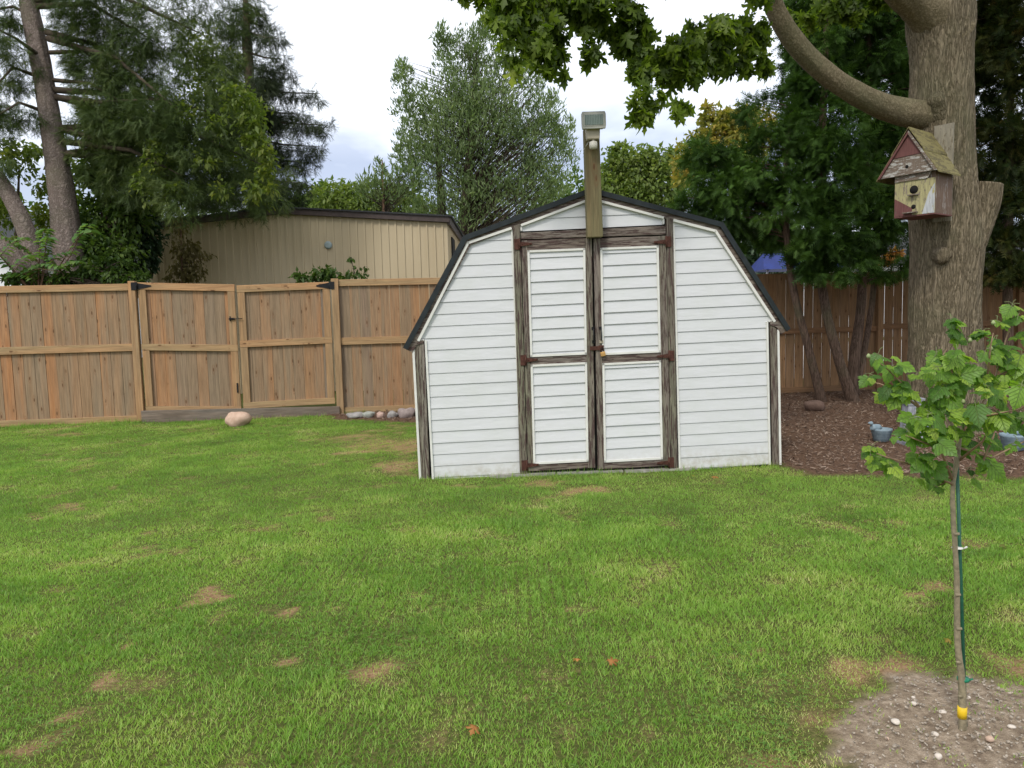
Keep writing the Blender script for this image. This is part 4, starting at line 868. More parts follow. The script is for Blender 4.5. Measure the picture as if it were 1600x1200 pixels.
for i in range(4): mb = MB(); mb.box(14+i*5., 15.4+i*5., 33.95, 34.02, 1, 2.3); mb.build('window', M['dark'], h2, world=True)
cn = empty('canopy', (5.4, 15.6, 0), 'bright blue canopy roof behind the fence beside the right shed eave', 'canopy')
blue = plain('blue_tarp', (.015, .035, .20), .6, var=.25, scale=5)
mb = MB(); mb.add([(5.00, 15.2, 2.17), (6.6, 15.2, 2.17), (6.6, 16.4, 2.17), (5.00, 16.4, 2.17), (5.18, 15.8, 2.52), (6.4, 15.8, 2.52)], [(0, 1, 5, 4), (1, 2, 5), (2, 3, 4, 5), (3, 0, 4), (0, 3, 2, 1)]); mb.build('roof', blue, cn, world=True)
for x_, y_ in ((5.1, 15.3), (6.5, 15.3), (5.1, 16.3), (6.5, 16.3)): 
    mb = MB(); mb.tube([(x_, y_, 0), (x_, y_, 2.18)], .025, 8); mb.build('pole', M['whitewall'], cn, world=True)

# ================================================================== TREES
def tree(label, cat, base, name='tree', group=None): return empty(name, base, label, cat, group)
# --- big maple with its limb
mt = tree('massive maple trunk with arching limb and lobed leaves overhead, carrying the birdhouse', 'tree', (4.88, 8.6, 0), 'maple_tree')
cx = [(4.92, 8.6, -.15, .47), (4.88, 8.6, .2, .40), (4.88, 8.6, .6, .38), (4.85, 8.6, 1.1, .355), (4.845, 8.6, 1.6, .345), (4.85, 8.6, 2.1, .355), (4.79, 8.6, 2.6, .34), (4.76, 8.6, 3.0, .325), (4.755, 8.6, 3.5, .310), (4.75, 8.6, 4.0, .295), (4.73, 8.62, 4.5, .33), (4.80, 8.7, 5.2, .27), (4.95, 8.9, 6.4, .22), (4.9, 9.1, 8.2, .13), (5.0, 9.2, 9.6, .06)]
trunk_mesh('trunk', [c[:3] for c in cx], [c[3] for c in cx], M['bark'], mt, k=96, seg=.035, amp=.014, flare=.25)
lp = [(1462, 183, 8.55, .20), (1425, 178, 8.45, .165), (1385, 168, 8.4, .145), (1345, 150, 8.3, .132), (1300, 122, 8.2, .122), (1258, 85, 8.1, .113), (1226, 42, 8.0, .104), (1207, 0, 7.9, .098), (1196, -60, 7.7, .088), (1150, -170, 7.4, .075), (1060, -290, 7.0, .055), (930, -330, 6.6, .035)]
limb = [P(*q[:3]) for q in lp]; trunk_mesh('limb', limb, [q[3]*.88 for q in lp], M['limbbark'], mt, k=32, seg=.05, amp=.007)
lp2 = [(1480, 60, 8.6, .30), (1455, 25, 8.5, .22), (1420, -5, 8.35, .17), (1370, -50, 8.1, .14), (1260, -160, 7.6, .11), (1120, -260, 7.0, .08), (960, -300, 6.4, .04)]
trunk_mesh('limb', [P(*q[:3]) for q in lp2], [q[3] for q in lp2], M['limbbark'], mt, k=32, seg=.05, amp=.008)
trunk_mesh('limb', [(4.85, 8.7, 5.0), (5.8, 8.5, 6.2), (7.2, 8.0, 7.3), (8.8, 7.5, 8.0)], [.2, .14, .1, .04], M['limbbark'], mt, k=16, seg=.1)
trunk_mesh('limb', [(4.9, 8.6, 5.8), (4.6, 7.4, 7.0), (4.0, 6.0, 8.0), (3.4, 4.6, 8.6)], [.17, .12, .09, .03], M['limbbark'], mt, k=16, seg=.1)
# sawn stub low on the right, and knots
trunk_mesh('sawn_stub', [(4.93, 8.55, 1.75), (5.06, 8.52, 2.1), (5.17, 8.48, 2.45), (5.215, 8.46, 2.70)], [.18, .17, .145, .135], M['bark'], mt, k=48, seg=.03, amp=.010, cap=True)
trunk_mesh('knot', [(4.62, 8.42, 3.42), (4.555, 8.33, 3.55), (4.53, 8.29, 3.60)], [.12, .085, .055], M['bark'], mt, k=32, seg=.02, amp=.010, cap=True)
trunk_mesh('knot', [(4.68, 8.5, 1.93), (4.64, 8.29, 1.93), (4.63, 8.245, 1.93)], [.12, .085, .05], M['bark'], mt, k=32, seg=.02, amp=.010, cap=True)
can = [(800, 20, 5.9, 34, 42), (770, -40, 6, 60, 40), (850, 30, 6.1, 50, 55), (795, 85, 5.9, 16, 26), (868, 98, 6.1, 17, 30), (838, 70, 5.9, 30, 30), (925, 80, 6.2, 15, 28), (935, 10, 6.2, 60, 40), (990, 45, 6.3, 40, 45), (1005, 100, 6.2, 22, 28), (1012, 150, 6.1, 22, 26), (1000, 172, 6.1, 16, 12), (1062, 158, 6.2, 15, 18), (1055, 90, 6.4, 38, 45),
    (1110, 60, 6.5, 42, 52), (1160, 85, 6.7, 34, 34), (1172, 30, 6.8, 30, 42), (1192, 108, 6.8, 10, 18), (1245, 35, 8.9, 25, 22), (1300, 5, 8.9, 30, 24), (1330, 20, 8.9, 18, 18), (1375, -10, 8.9, 30, 18), (960, -70, 6.2, 120, 40), (1120, -80, 6.6, 120, 40)]
cb = [bl(*q) for q in can]
cc = crown('leaf_cluster', cb, 8200, 'lobed', .076, M['maple_leaf'], mt, mode='hang', sub=11, tight=.19, shell=.05)
twigs('twig', cc, [tuple(v_) for v_ in limb[5:]]+[tuple(P(*q)) for q in ((850, -120, 6.1), (780, -60, 6.0))], M['twig'], mt, .010, .22, 5, 0)
cb2 = [(1.5, 6.6, 7.4, 2.4, 2.0, .9), (4.2, 7.5, 9.5, 2.6, 2.6, 1.4), (7, 8.2, 8.6, 2.4, 2.3, 1.1), (4.5, 9.8, 10.3, 2.2, 1.8, 1.1), (3.6, 5.2, 9.0, 2.0, 1.8, .8), (6.6, 6.0, 8.3, 1.8, 1.8, .8), (8.8, 7.6, 8.2, 1.3, 1.6, .8), (.2, 6.0, 7.2, 1.5, 1.4, .7)]
crown('upper_crown', cb2, 3000, 'lobed', .17, M['maple_leaf'], mt, sub=16, tight=.25)

# --- cedars in front of the fence
def cedar(label, stems, blobs, n, m='cedar_leaf', size=.20):
    b0 = stems[0][0][0]; t = tree(label, 'cedar tree', (b0[0], b0[1], 0), 'cedar_tree', 'cedars along the dark fence')
    for st, rad in stems: trunk_mesh('trunk', st, rad, M['cedar_bark'], t, k=20, seg=.08, amp=.005, flare=.15)
    cc = crown('foliage', blobs, int(n*1.85), 'fan', size*.62, M[m], t, 'cedar', sub=34, tight=.17, shell=.1)
    twigs('branch', cc, [tuple(stems[0][0]), tuple(stems[0][-1])] if False else [tuple(p) for p in stems[0][0]], M['cedar_bark'], t, .022, .16, 4, .15)
def stem(pxs, rads, Y):
    pts = [P(px, py, Y+dy) for px, py, dy in pxs]; return (pts, [r*.78 for r in rads])
CB = lambda l: [bl(*q) for q in l]
cedar('cedar with thin leaning trunk nearest the right edge of the shed', [stem([(1288, 640, 0), (1262, 540, .05), (1238, 440, .1), (1225, 300, .15), (1232, 230, .2), (1238, 150, .3)], [.085, .07, .062, .055, .03, .01], 11.1)],
      CB([(1205, 250, 11.5, 75, 70, .7), (1170, 300, 11.6, 80, 60, .7), (1235, 320, 11.2, 80, 45, .7), (1262, 395, 11.0, 30, 30, .4), (1265, 425, 10.9, 22, 18, .3), (1120, 290, 11.8, 55, 55, .6), (1100, 240, 12, 32, 36, .5), (1180, 195, 11.6, 40, 40, .6), (1165, 362, 11.9, 45, 24, .4), (1205, 372, 11.8, 30, 22, .4), (1140, 340, 11.8, 50, 35, .6), (1260, 200, 11.3, 40, 50, .6), (1085, 320, 12, 30, 30, .5), (1240, 150, 11.4, 22, 30, .5)]), 6800)
cedar('cedar with pale straight trunk second from the shed', [stem([(1338, 640, 0), (1310, 560, 0), (1288, 470, .05), (1280, 380, .1), (1285, 200, .1), (1300, -150, .3)], [.11, .085, .08, .07, .06, .02], 11.0)],
      CB([(1285, 60, 11.4, 46, 60, .7), (1300, 130, 11.3, 55, 55, .7), (1290, 210, 11.1, 60, 60, .8), (1300, 290, 11.0, 60, 60, .8), (1290, 370, 10.8, 60, 50, .6), (1310, 410, 10.8, 40, 28, .5), (1270, 400, 10.8, 35, 35, .5), (1290, -20, 11.5, 50, 60, .7), (1330, 40, 11.6, 45, 60, .7), (1255, 30, 11.6, 25, 50, .5), (1320, 0, 11.9, 60, 50, .6), (1260, 90, 11.9, 34, 40, .6)]), 9500)
cedar('cedar with dark double trunk just left of the big maple', [stem([(1328, 645, 0), (1335, 560, 0), (1345, 480, .05), (1350, 380, .1), (1355, 200, .1), (1360, -150, .3)], [.12, .10, .08, .07, .06, .02], 11.3), stem([(1330, 640, .1), (1352, 540, .2), (1366, 440, .3), (1372, 300, .3)], [.07, .055, .05, .03], 11.3)],
      CB([(1370, 60, 11.5, 55, 70, .8), (1385, 140, 11.6, 50, 60, .8), (1355, 220, 11.4, 60, 55, .8), (1370, 300, 11.2, 55, 50, .7), (1400, 380, 11.3, 45, 40, .6), (1350, 350, 11.2, 40, 40, .6), (1400, 250, 11.6, 45, 50, .7), (1370, -30, 11.6, 60, 60, .8), (1395, 425, 11.3, 40, 20, .5), (1345, 410, 11.1, 25, 20, .4), (1395, 20, 12, 50, 60, .6), (1350, 110, 12, 50, 50, .6), (1400, 200, 12, 40, 50, .6)]), 8600)
cedar('bronzed cedar behind the birdhouse and big maple trunk', [stem([(1450, 630, .3), (1450, 400, .3), (1460, 100, .3), (1470, -150, .4)], [.1, .08, .06, .02], 11.4)],
      CB([(1440, 60, 12, 50, 80, .7), (1440, 200, 12, 50, 70, .7), (1450, 330, 12, 50, 60, .6), (1530, 120, 11.9, 30, 80, .7), (1550, 20, 11.9, 36, 60, .7), (1545, 230, 11.8, 28, 60, .6), (1440, -40, 12, 70, 60, .7), (1540, 330, 12.2, 40, 60, .6), (1520, 60, 12.3, 50, 70, .6)]), 6500, 'cedar_old')
cedar('bronzed cedar at right edge of the frame', [stem([(1575, 630, 0), (1575, 400, 0), (1580, 100, .1), (1585, -150, .2)], [.1, .08, .06, .02], 11.5)],
      CB([(1570, 60, 11.6, 55, 70, .8), (1585, 150, 11.5, 50, 70, .8), (1575, 240, 11.4, 55, 60, .8), (1570, 330, 11.3, 50, 50, .7), (1560, 395, 11.3, 50, 40, .6), (1640, 200, 11.5, 60, 160, .8), (1630, 390, 11.4, 60, 50, .7), (1580, -40, 11.6, 80, 60, .8), (1555, 430, 11.2, 30, 14, .4), (1590, 20, 12, 60, 70, .6), (1590, 280, 12, 50, 60, .6)]), 9500, 'cedar_old')
cedar('cedar beyond the right edge of the frame', [stem([(1740, 640, 0), (1740, 200, 0), (1740, -200, .2)], [.1, .08, .02], 11.5)],
      CB([(1740, 60, 11.6, 80, 110, .8), (1740, 250, 11.5, 80, 100, .8), (1750, 390, 11.5, 80, 60, .8)]), 3000, 'cedar_leaf', .24)
# tall dark conifers behind them close the view up to the sky
def simple_tree(label, cat, base, top, rad, bark, blobs, n, tpl, size, leafm, mode='leaf', sub=26, tight=.3, shell=.2, tw=.2, name='tree', group=None, rise=.3, twr=.03):
    base = Vector(base); top = Vector(top); t = tree(label, cat, (base.x, base.y, 0), name, group)
    mid = base.lerp(top, .5)+Vector((random.uniform(-.1, .1), 0, 0)); trunk_mesh('trunk', [base, mid, top], [rad, rad*.65, rad*.15], M[bark], t, k=14, seg=.25, amp=.01, flare=.3)
    cc = crown('crown', blobs, n, tpl, size, M[leafm], t, mode, sub, tight, shell)
    if tw: twigs('branch', cc, [tuple(base), tuple(mid), tuple(top)], M[bark if 'bark' in bark else 'twig'], t, twr, tw, 4, rise)
    return t
# --- centre: tall airy grey-green tree
wb = CB([(705, 330, 20, 70, 50), (700, 250, 20, 75, 60), (740, 200, 20, 85, 60), (700, 160, 20, 65, 50), (770, 150, 20, 70, 50), (715, 95, 20, 38, 45), (745, 75, 20, 30, 38), (690, 65, 20, 14, 26), (757, 42, 20, 9, 26), (640, 165, 20, 28, 36), (628, 115, 20, 17, 28), (650, 225, 20, 34, 40), (820, 220, 20, 65, 55), (860, 270, 20, 50, 50), (800, 300, 20, 80, 50), (850, 170, 20, 32, 45), (830, 110, 20, 30, 34), (790, 90, 20, 24, 34), (880, 215, 20, 22, 36), (630, 250, 20, 24, 24)])
wt = simple_tree('tall airy grey green tree standing behind the shed, taller than its neighbours', 'tree', P(705, 480, 20), P(745, 80, 20), .17, 'twig', wb, 40000, 'narrow', .10, 'willow_leaf', 'up', 13, .17, .03, .22, 'grey_green_tree', twr=.014, rise=.8)
trunk_mesh('trunk', [P(695, 480, 20.1), P(690, 330, 20.1), P(680, 180, 20)], [.13, .1, .03], M['twig'], wt, k=10, seg=.3)
trunk_mesh('trunk', [P(712, 480, 20.1), P(735, 330, 20.1), P(800, 160, 20)], [.12, .09, .03], M['twig'], wt, k=10, seg=.3)
# --- background trees
simple_tree('sparse reddish twigged bush between the outbuilding roof and the tall tree', 'bush', P(600, 480, 19), P(597, 250, 19), .05, 'twigred', CB([(600, 300, 19, 45, 32), (575, 290, 19, 22, 18), (640, 280, 19, 22, 28), (592, 262, 19, 10, 16)]), 1400, 'narrow', .12, 'willow_leaf', 'up', 8, .3, .05, .9, 'bush', twr=.012, rise=.8)
simple_tree('bright green rounded hedge tree above the outbuilding roof', 'tree', P(560, 480, 24), P(560, 320, 24), .15, 'twig', CB([(530, 305, 24, 45, 22), (580, 305, 24, 45, 22), (620, 320, 24, 50, 30), (560, 330, 24, 70, 30), (650, 340, 24, 50, 25)]), 7000, 'leaf', .14, 'hedge_leaf', 'leaf', 14, .25, .4, .1, 'tree')
simple_tree('broad yellow green tree rising to the right of the wooden post', 'tree', P(985, 480, 26), P(985, 260, 26), .2, 'twig', CB([(985, 260, 26, 42, 34), (1010, 290, 26, 55, 40), (950, 290, 26, 30, 34), (960, 320, 26, 60, 40), (1040, 300, 26, 40, 50), (1065, 250, 26, 20, 24), (968, 240, 26, 14, 16), (1030, 245, 26, 24, 16)]), 11000, 'leaf', .16, 'hedge_leaf', 'leaf', 14, .24, .3, .15)
simple_tree('tall tree turning gold behind the cedar left of the maple limb', 'tree', P(1140, 480, 22), P(1150, 190, 22), .2, 'twig', CB([(1150, 190, 22, 34, 26), (1120, 200, 22, 32, 24), (1100, 230, 22, 34, 26), (1150, 230, 22, 50, 34), (1190, 190, 22, 26, 24), (1075, 265, 22, 26, 24), (1105, 175, 22, 10, 12)]), 6500, 'leaf', .13, 'autumn_leaf', 'leaf', 14, .26, .3, .15)
simple_tree('small orange leaved shrub showing under the cedar boughs beyond the fence', 'shrub', P(1395, 480, 14), P(1395, 400, 14), .03, 'twig', CB([(1385, 405, 14, 14, 6), (1400, 395, 14, 12, 10)]), 500, 'leaf', .07, 'orange_leaf', 'leaf', 10, .3, .1, .3, 'shrub')
simple_tree('dark hedge bush beyond the fence behind the blue canopy', 'bush', P(1190, 480, 17.5), P(1190, 380, 17.5), .05, 'twig', CB([(1160, 385, 17.5, 34, 34), (1200, 375, 17.5, 34, 34), (1240, 385, 17.5, 34, 34), (1180, 420, 17.5, 60, 30), (1290, 400, 17.5, 40, 30)]), 3800, 'leaf', .13, 'dark_leaf', 'leaf', 12, .3, 0, 0, 'bush')
# far treeline
for i, (px, py, rx, ry, lab) in enumerate([(460, 320, 60, 40, 'far dull green tree behind the left part of the outbuilding'), (900, 330, 70, 50, 'far dull green tree hidden behind the wooden post'), (60, 380, 120, 60, 'far dull green tree low behind the leaning spruce trunk'), (250, 330, 110, 60, 'far dull green tree behind the mixed shrubs at left')]):
    simple_tree(lab, 'tree', P(px, 480, 38+i), P(px, py-ry*.5, 38+i), .2, 'twig', CB([(px, py, 38+i, rx, ry), (px-rx*.6, py+ry*.3, 38+i, rx*.6, ry*.7), (px+rx*.6, py+ry*.3, 38+i, rx*.6, ry*.7), (px, 440, 38+i, rx*1.3, 35)]), 3500, 'leaf', .34, 'mid_leaf', 'leaf', 12, .3, .3, 0)
# --- left: big leaning spruce
sp = tree('big leaning spruce with bare grey brown trunk and drooping boughs', 'spruce tree', P(110, 480, 13), 'spruce_tree')
st = [(118, 500, 13, .25), (108, 400, 13, .225), (96, 300, 13, .195), (82, 210, 13, .165), (68, 120, 13, .145), (52, 40, 13, .135), (40, -30, 13, .125), (20, -200, 13, .09)]
spp = [P(*q[:3]) for q in st]; trunk_mesh('trunk', spp, [q[3] for q in st], M['spruce_bark'], sp, k=40, seg=.05, amp=.012)
boughs = [((72, 50), (150, 70), (190, 110), 3), ((78, 82), (130, 80), (170, 105), 2), ((82, 125), (140, 130), (200, 165), 2), ((86, 152), (160, 160), (240, 155), 3), ((92, 240), (140, 232), (210, 260), 2), ((60, 120), (20, 105), (-20, 150), 2), ((70, 175), (30, 160), (-20, 190), 2), ((66, 90), (25, 60), (-15, 40), 2), ((60, 30), (20, 10), (-30, 20), 2),
          ((50, 10), (140, 5), (250, 70), 3), ((50, 0), (180, -10), (330, 60), 3), ((75, 60), (180, 90), (300, 190), 3), ((84, 150), (190, 180), (310, 238), 3), ((88, 200), (200, 230), (330, 265), 3), ((80, 140), (220, 150), (350, 180), 3), ((90, 220), (205, 235), (285, 275), 3), ((92, 240), (240, 250), (400, 280), 3), ((88, 200), (270, 195), (420, 262), 3)]
sb = []
for k, (a, b_, c_, th) in enumerate(boughs):
    Yv = 13-(k % 4)*.35; pa, pb, pc = P(a[0], a[1], 13), P(b_[0], b_[1], (13+Yv)/2), P(c_[0], c_[1], Yv)
    mb = MB(); mb.tube([pa, pa.lerp(pb, .5), pb, pb.lerp(pc, .5), pc], [.018*th, .015*th, .011*th, .008*th, .004], 6); mb.build('bough', M['twig'], sp, world=True)
    for t in (.35, .55, .75, .95, 1.05) if th < 3 else (.3, .42, .55, .68, .8, .92, 1.03):
        q = pa.lerp(pb, t*2) if t < .5 else pb.lerp(pc, t*2-1); s_ = .26 if th < 3 else .38; sb.append((q.x, q.y, q.z-s_*.75, s_, s_*.9, s_*(1.0 if th < 3 else 1.25)))
sb += CB([(215, 60, 12.6, 40, 60), (260, 40, 12.6, 50, 60), (310, 50, 12.4, 40, 50), (240, 130, 12.5, 50, 50), (300, 130, 12.4, 50, 50), (350, 110, 12.5, 30, 40), (330, 190, 12.3, 40, 50), (260, 230, 12.3, 50, 50), (330, 260, 12.2, 50, 45), (385, 270, 12.1, 35, 34), (285, 275, 12.1, 50, 35), (350, 300, 12.1, 35, 20), (400, 312, 12.1, 18, 18), (290, 335, 12.1, 26, 14), (160, 20, 12.8, 60, 40), (200, 90, 12.9, 40, 40), (130, 60, 13.3, 40, 40), (130, 130, 13.4, 26, 40), (370, 30, 12.6, 26, 40), (30, 90, 13.4, 30, 40), (345, 60, 12.5, 40, 40), (150, 30, 12.7, 60, 34), (230, 190, 12.4, 40, 50), (300, -30, 12.6, 120, 50), (110, -40, 12.6, 120, 50), (12, 60, 12.8, 24, 50), (15, 150, 12.8, 20, 30), (12, 30, 12.9, 25, 25), (180, 110, 12.6, 22, 30), (25, 180, 12.8, 26, 20)])
crown('needle_spray', sb, 46000, 'needles', .115, M['spruce_leaf'], sp, 'bough', 30, .22, .05)
# second, thinner leaning trunk at far left
s2 = tree('thinner leaning spruce trunk at the left edge of the frame', 'spruce tree', P(70, 480, 12.6), 'spruce_tree')
q2 = [(85, 500, 12.6, .17), (62, 440, 12.6, .16), (40, 360, 12.6, .13), (5, 290, 12.6, .115), (-60, 200, 12.6, .10), (-160, 60, 12.6, .05)]
trunk_mesh('trunk', [P(*q[:3]) for q in q2], [q[3] for q in q2], M['spruce_bark'], s2, k=28, seg=.06, amp=.012)
trunk_mesh('limb', [P(62, 450, 12.5), P(20, 400, 12.4), (P(-30, 360, 12.3))], [.15, .13, .10], M['spruce_bark'], s2, k=24, seg=.06, amp=.012)
crown('needle_spray', CB([(-60, 160, 12.5, 60, 60), (-120, 80, 12.5, 80, 70), (0, 250, 12.4, 25, 18)]), 1800, 'needles', .17, M['spruce_leaf'], s2, 'droop', 16, .36, .05)
# rear spruce with layered boughs
s3 = tree('rear spruce with layered level boughs against the sky, left of the open sky', 'spruce tree', P(400, 480, 17), 'spruce_tree')
ax3 = [P(405, 500, 17), P(400, 300, 17), P(388, 100, 17), P(383, -10, 17), P(382, -60, 17)]; trunk_mesh('trunk', ax3, [.2, .15, .09, .045, .02], M['cedar_bark'], s3, k=20, seg=.15)
b3 = []
for y_, xr, xl, dr in [(15, 410, 362, 5), (40, 418, 350, 6), (58, 436, 345, 8), (90, 440, 340, 8), (112, 452, 330, 10), (145, 500, 320, 5), (175, 470, 330, 12), (192, 512, 320, 12), (225, 498, 310, 14), (250, 488, 310, 16), (282, 480, 300, 16), (310, 470, 300, 14)]:
    for xe, sg in ((xr, 1), (xl, -1)):
        a = P(388, y_-8, 17); e = P(xe, y_+dr*.3, 17+random.uniform(-.6, .6)); mb = MB(); mb.tube([a, a.lerp(e, .5)-Vector((0, 0, .04)), e], [.03, .02, .006], 5); mb.build('bough', M['twig'], s3, world=True)
        n_ = max(2, int(abs(xe-388)/16))
        for k in range(n_):
            t = (k+.8)/n_; q = a.lerp(e, min(t, 1)); hh = .11+.10*(1-t); b3.append((q.x, q.y, q.z-hh*.6, .20, .26, hh+dr*.006))
for k in range(26): a_ = random.random()*6.28; y_ = random.uniform(120, 330); q = P(392, y_, 17); r_ = .5+.5*(y_/330); b3.append((q.x+math.cos(a_)*r_*.7, q.y+math.sin(a_)*r_, q.z, .3, .3, .22))
crown('needle_spray', b3, 32000, 'needles', .12, M['spruce_far'], s3, 'bough', 18, .36, .02)
# understorey left
simple_tree('yellow green broadleaf tree between the two spruces', 'tree', P(205, 480, 14.7), P(320, 130, 14.7), .06, 'twig', CB([(400, 180, 12.0, 14, 20), (408, 230, 12.0, 14, 22), (385, 205, 12.0, 18, 22), (415, 280, 12.0, 10, 20), (370, 150, 12., 20, 20), (250, 240, 12., 20, 26), (200, 200, 12.6, 24, 26), (290, 175, 12., 14, 18), (320, 250, 11.9, 14, 16), (345, 295, 11.9, 16, 14), (270, 300, 11.9, 14, 16), (225, 290, 12, 16, 20), (340, 190, 11.9, 14, 18), (395, 300, 11.9, 14, 18), (420, 250, 12, 10, 18), (330, 140, 14.6, 40, 40), (370, 170, 14.6, 34, 36), (395, 200, 14.4, 26, 30), (345, 210, 14.5, 40, 40), (400, 255, 14.3, 26, 32), (290, 210, 14.6, 40, 50), (410, 300, 14.3, 20, 26), (250, 290, 14.4, 40, 40), (200, 240, 14.5, 30, 40), (230, 180, 14.6, 30, 40), (310, 90, 14.7, 30, 40)]), 10500, 'leaf', .085, 'yellow_leaf', 'leaf', 6, .50, .1, 0, 'tree')
simple_tree('tangled mid green shrub filling the gap right of the spruce trunk', 'shrub', P(160, 480, 13.6), P(170, 260, 13.6), .06, 'twig', CB([(150, 270, 13.7, 30, 30), (185, 290, 13.6, 40, 36), (150, 330, 13.5, 36, 36), (140, 390, 13.3, 36, 34), (205, 330, 13.5, 30, 40), (175, 400, 13.2, 46, 34), (150, 200, 13.8, 30, 36), (180, 240, 13.7, 34, 30)]), 6000, 'leaf', .10, 'mid_leaf', 'leaf', 12, .3, .1, .4, 'shrub')
simple_tree('dark ivy covered bush hugging the left corner of the outbuilding', 'bush', P(225, 480, 14), P(225, 340, 14), .05, 'twig', CB([(205, 350, 13.9, 34, 30), (230, 370, 13.9, 22, 30), (215, 400, 13.8, 26, 34), (190, 330, 13.9, 28, 24), (235, 330, 14, 18, 20), (238, 395, 14.1, 10, 12)]), 3800, 'leaf', .10, 'dark_leaf', 'leaf', 14, .3, .2, .3, 'bush')
simple_tree('leafy green shrub with sky showing through at the left edge of the frame', 'shrub', P(20, 480, 14), P(30, 260, 14), .05, 'twig', CB([(30, 250, 14, 30, 26), (60, 290, 14, 24, 24), (20, 330, 14, 20, 36), (70, 340, 13.8, 20, 40), (40, 390, 13.6, 30, 20), (0, 240, 14, 26, 20), (-40, 320, 14, 50, 70), (118, 330, 14.4, 26, 50), (125, 260, 14.4, 22, 30), (60, 235, 14.3, 30, 14)]), 3600, 'leaf', .10, 'yellow_leaf', 'leaf', 10, .32, .05, 0, 'shrub')
simple_tree('low pale shrub peeping over the fence left of the gate post', 'shrub', P(165, 480, 12.3), P(165, 420, 12.3), .03, 'twig', CB([(150, 425, 12.3, 20, 14), (180, 430, 12.3, 22, 12), (120, 432, 12.3, 18, 10), (170, 410, 12.4, 12, 10), (95, 436, 12.2, 20, 9), (60, 432, 12.2, 18, 10), (215, 436, 12.3, 16, 8), (25, 436, 12.2, 20, 9), (130, 415, 12.4, 12, 10), (195, 415, 12.4, 12, 12)]), 2400, 'leaf', .085, 'mid_leaf', 'leaf', 10, .35, 0, .5, 'shrub')
# sumac: arching compound leaves
def compound(par, a, b_, n, size, m):
    """one pinnate leaf: leaflets in pairs on an arching stalk"""
    a, b_ = Vector(a), Vector(b_); pos, tip = [], []; d = (b_-a); sd_ = d.cross(Vector((0, 0, 1))).normalized()
    for i in range(n):
        t = (i+1)/(n+.5); p = a.lerp(b_, t)+Vector((0, 0, math.sin(t*2.6)*d.length*.16))
        for s_ in (-1, 1): pos.append(p); tip.append(sd_*s_+d.normalized()*.45+Vector((0, 0, -.45)))
    return pos, tip
sm_ = tree('bright green sumac with drooping compound leaves above the fence at left', 'shrub', P(60, 480, 12.0), 'sumac_shrub')
pos, tip = [], []
for (ax_, ay_), (bx_, by_) in [((70, 420), (5, 375)), ((60, 410), (30, 385)), ((50, 430), (112, 400)), ((30, 430), (95, 425)), ((20, 420), (-25, 390)), ((70, 400), (75, 375)), ((62, 385), (72, 360)), ((110, 400), (140, 355)), ((60, 440), (20, 432)), ((85, 425), (125, 412)), ((100, 430), (60, 398)), ((10, 440), (50, 405)), ((115, 380), (145, 365)), ((0, 400), (40, 375))]:
    a = P(ax_, ay_, 12.1); b_ = P(bx_, by_, 11.9+random.uniform(-.2, .2)); p_, t_ = compound(sm_, a, b_, 9, .1, None); pos += p_; tip += t_
    mb = MB(); mb.tube([P(60, 470, 12.1), a, a.lerp(b_, .5)+Vector((0, 0, .08)), b_], [.012, .008, .005, .003], 5); mb.build('stalk', M['twigred'], sm_, world=True)
pos = np.array([tuple(v_) for v_ in pos]); tip = np.array([tuple(v_) for v_ in tip]); n_ = len(pos)
leaf_mesh('leaflet', pos, tip, unit(rng.normal(size=(n_, 3))*.25+[0, 0, 1]), np.full(n_, .135)*(1+.2*rng.normal(size=n_)), 'leaf', M['sumac_leaf'], sm_)
# plants against the outbuilding
simple_tree('half dead brown bush growing up against the beige wall', 'bush', P(285, 480, 14.3), P(282, 350, 14.3), .03, 'twigred', CB([(283, 360, 14.3, 12, 24), (290, 395, 14.3, 20, 24), (280, 425, 14.3, 22, 14), (300, 420, 14.3, 20, 18), (318, 400, 14.3, 14, 10)]), 900, 'leaf', .085, 'brown_leaf', 'droop', 8, .35, 0, .7, 'bush', twr=.008)
simple_tree('leafy vine top peeping over the right gate leaf', 'vine', P(505, 480, 12.6), P(505, 425, 12.6), .02, 'twig', CB([(480, 434, 12.6, 16, 6), (505, 425, 12.6, 16, 9), (520, 430, 12.6, 14, 6), (530, 436, 12.6, 14, 5), (468, 432, 12.6, 8, 8)]), 420, 'leaf', .085, 'mid_leaf', 'leaf', 8, .4, 0, .6, 'vine', twr=.006)
simple_tree('thin wilted weed standing above the fence against the beige wall', 'weed', P(548, 480, 12.6), P(548, 402, 12.6), .008, 'twig', CB([(548, 405, 12.6, 6, 6), (560, 425, 12.6, 14, 8), (548, 425, 12.6, 5, 10), (572, 418, 12.6, 4, 4)]), 110, 'leaf', .07, 'mid_leaf', 'droop', 6, .4, 0, .9, 'weed', twr=.005)

# ================================================================== BIRDHOUSE
ab = R_(52); Nn = P(1460, 332, 7.85); f1 = Vector((math.cos(ab), -math.sin(ab), 0)); f2 = Vector((math.sin(ab), math.cos(ab), 0))
BM = Matrix((f1, f2, Vector((0, 0, 1)))).transposed().to_4x4(); BM.translation = Nn-f1*.2
bh = empty('birdhouse', (0, 0, 0), 'weathered wooden birdhouse in peeling yellow and maroon paint fixed to the big maple', 'birdhouse', mw=BM)
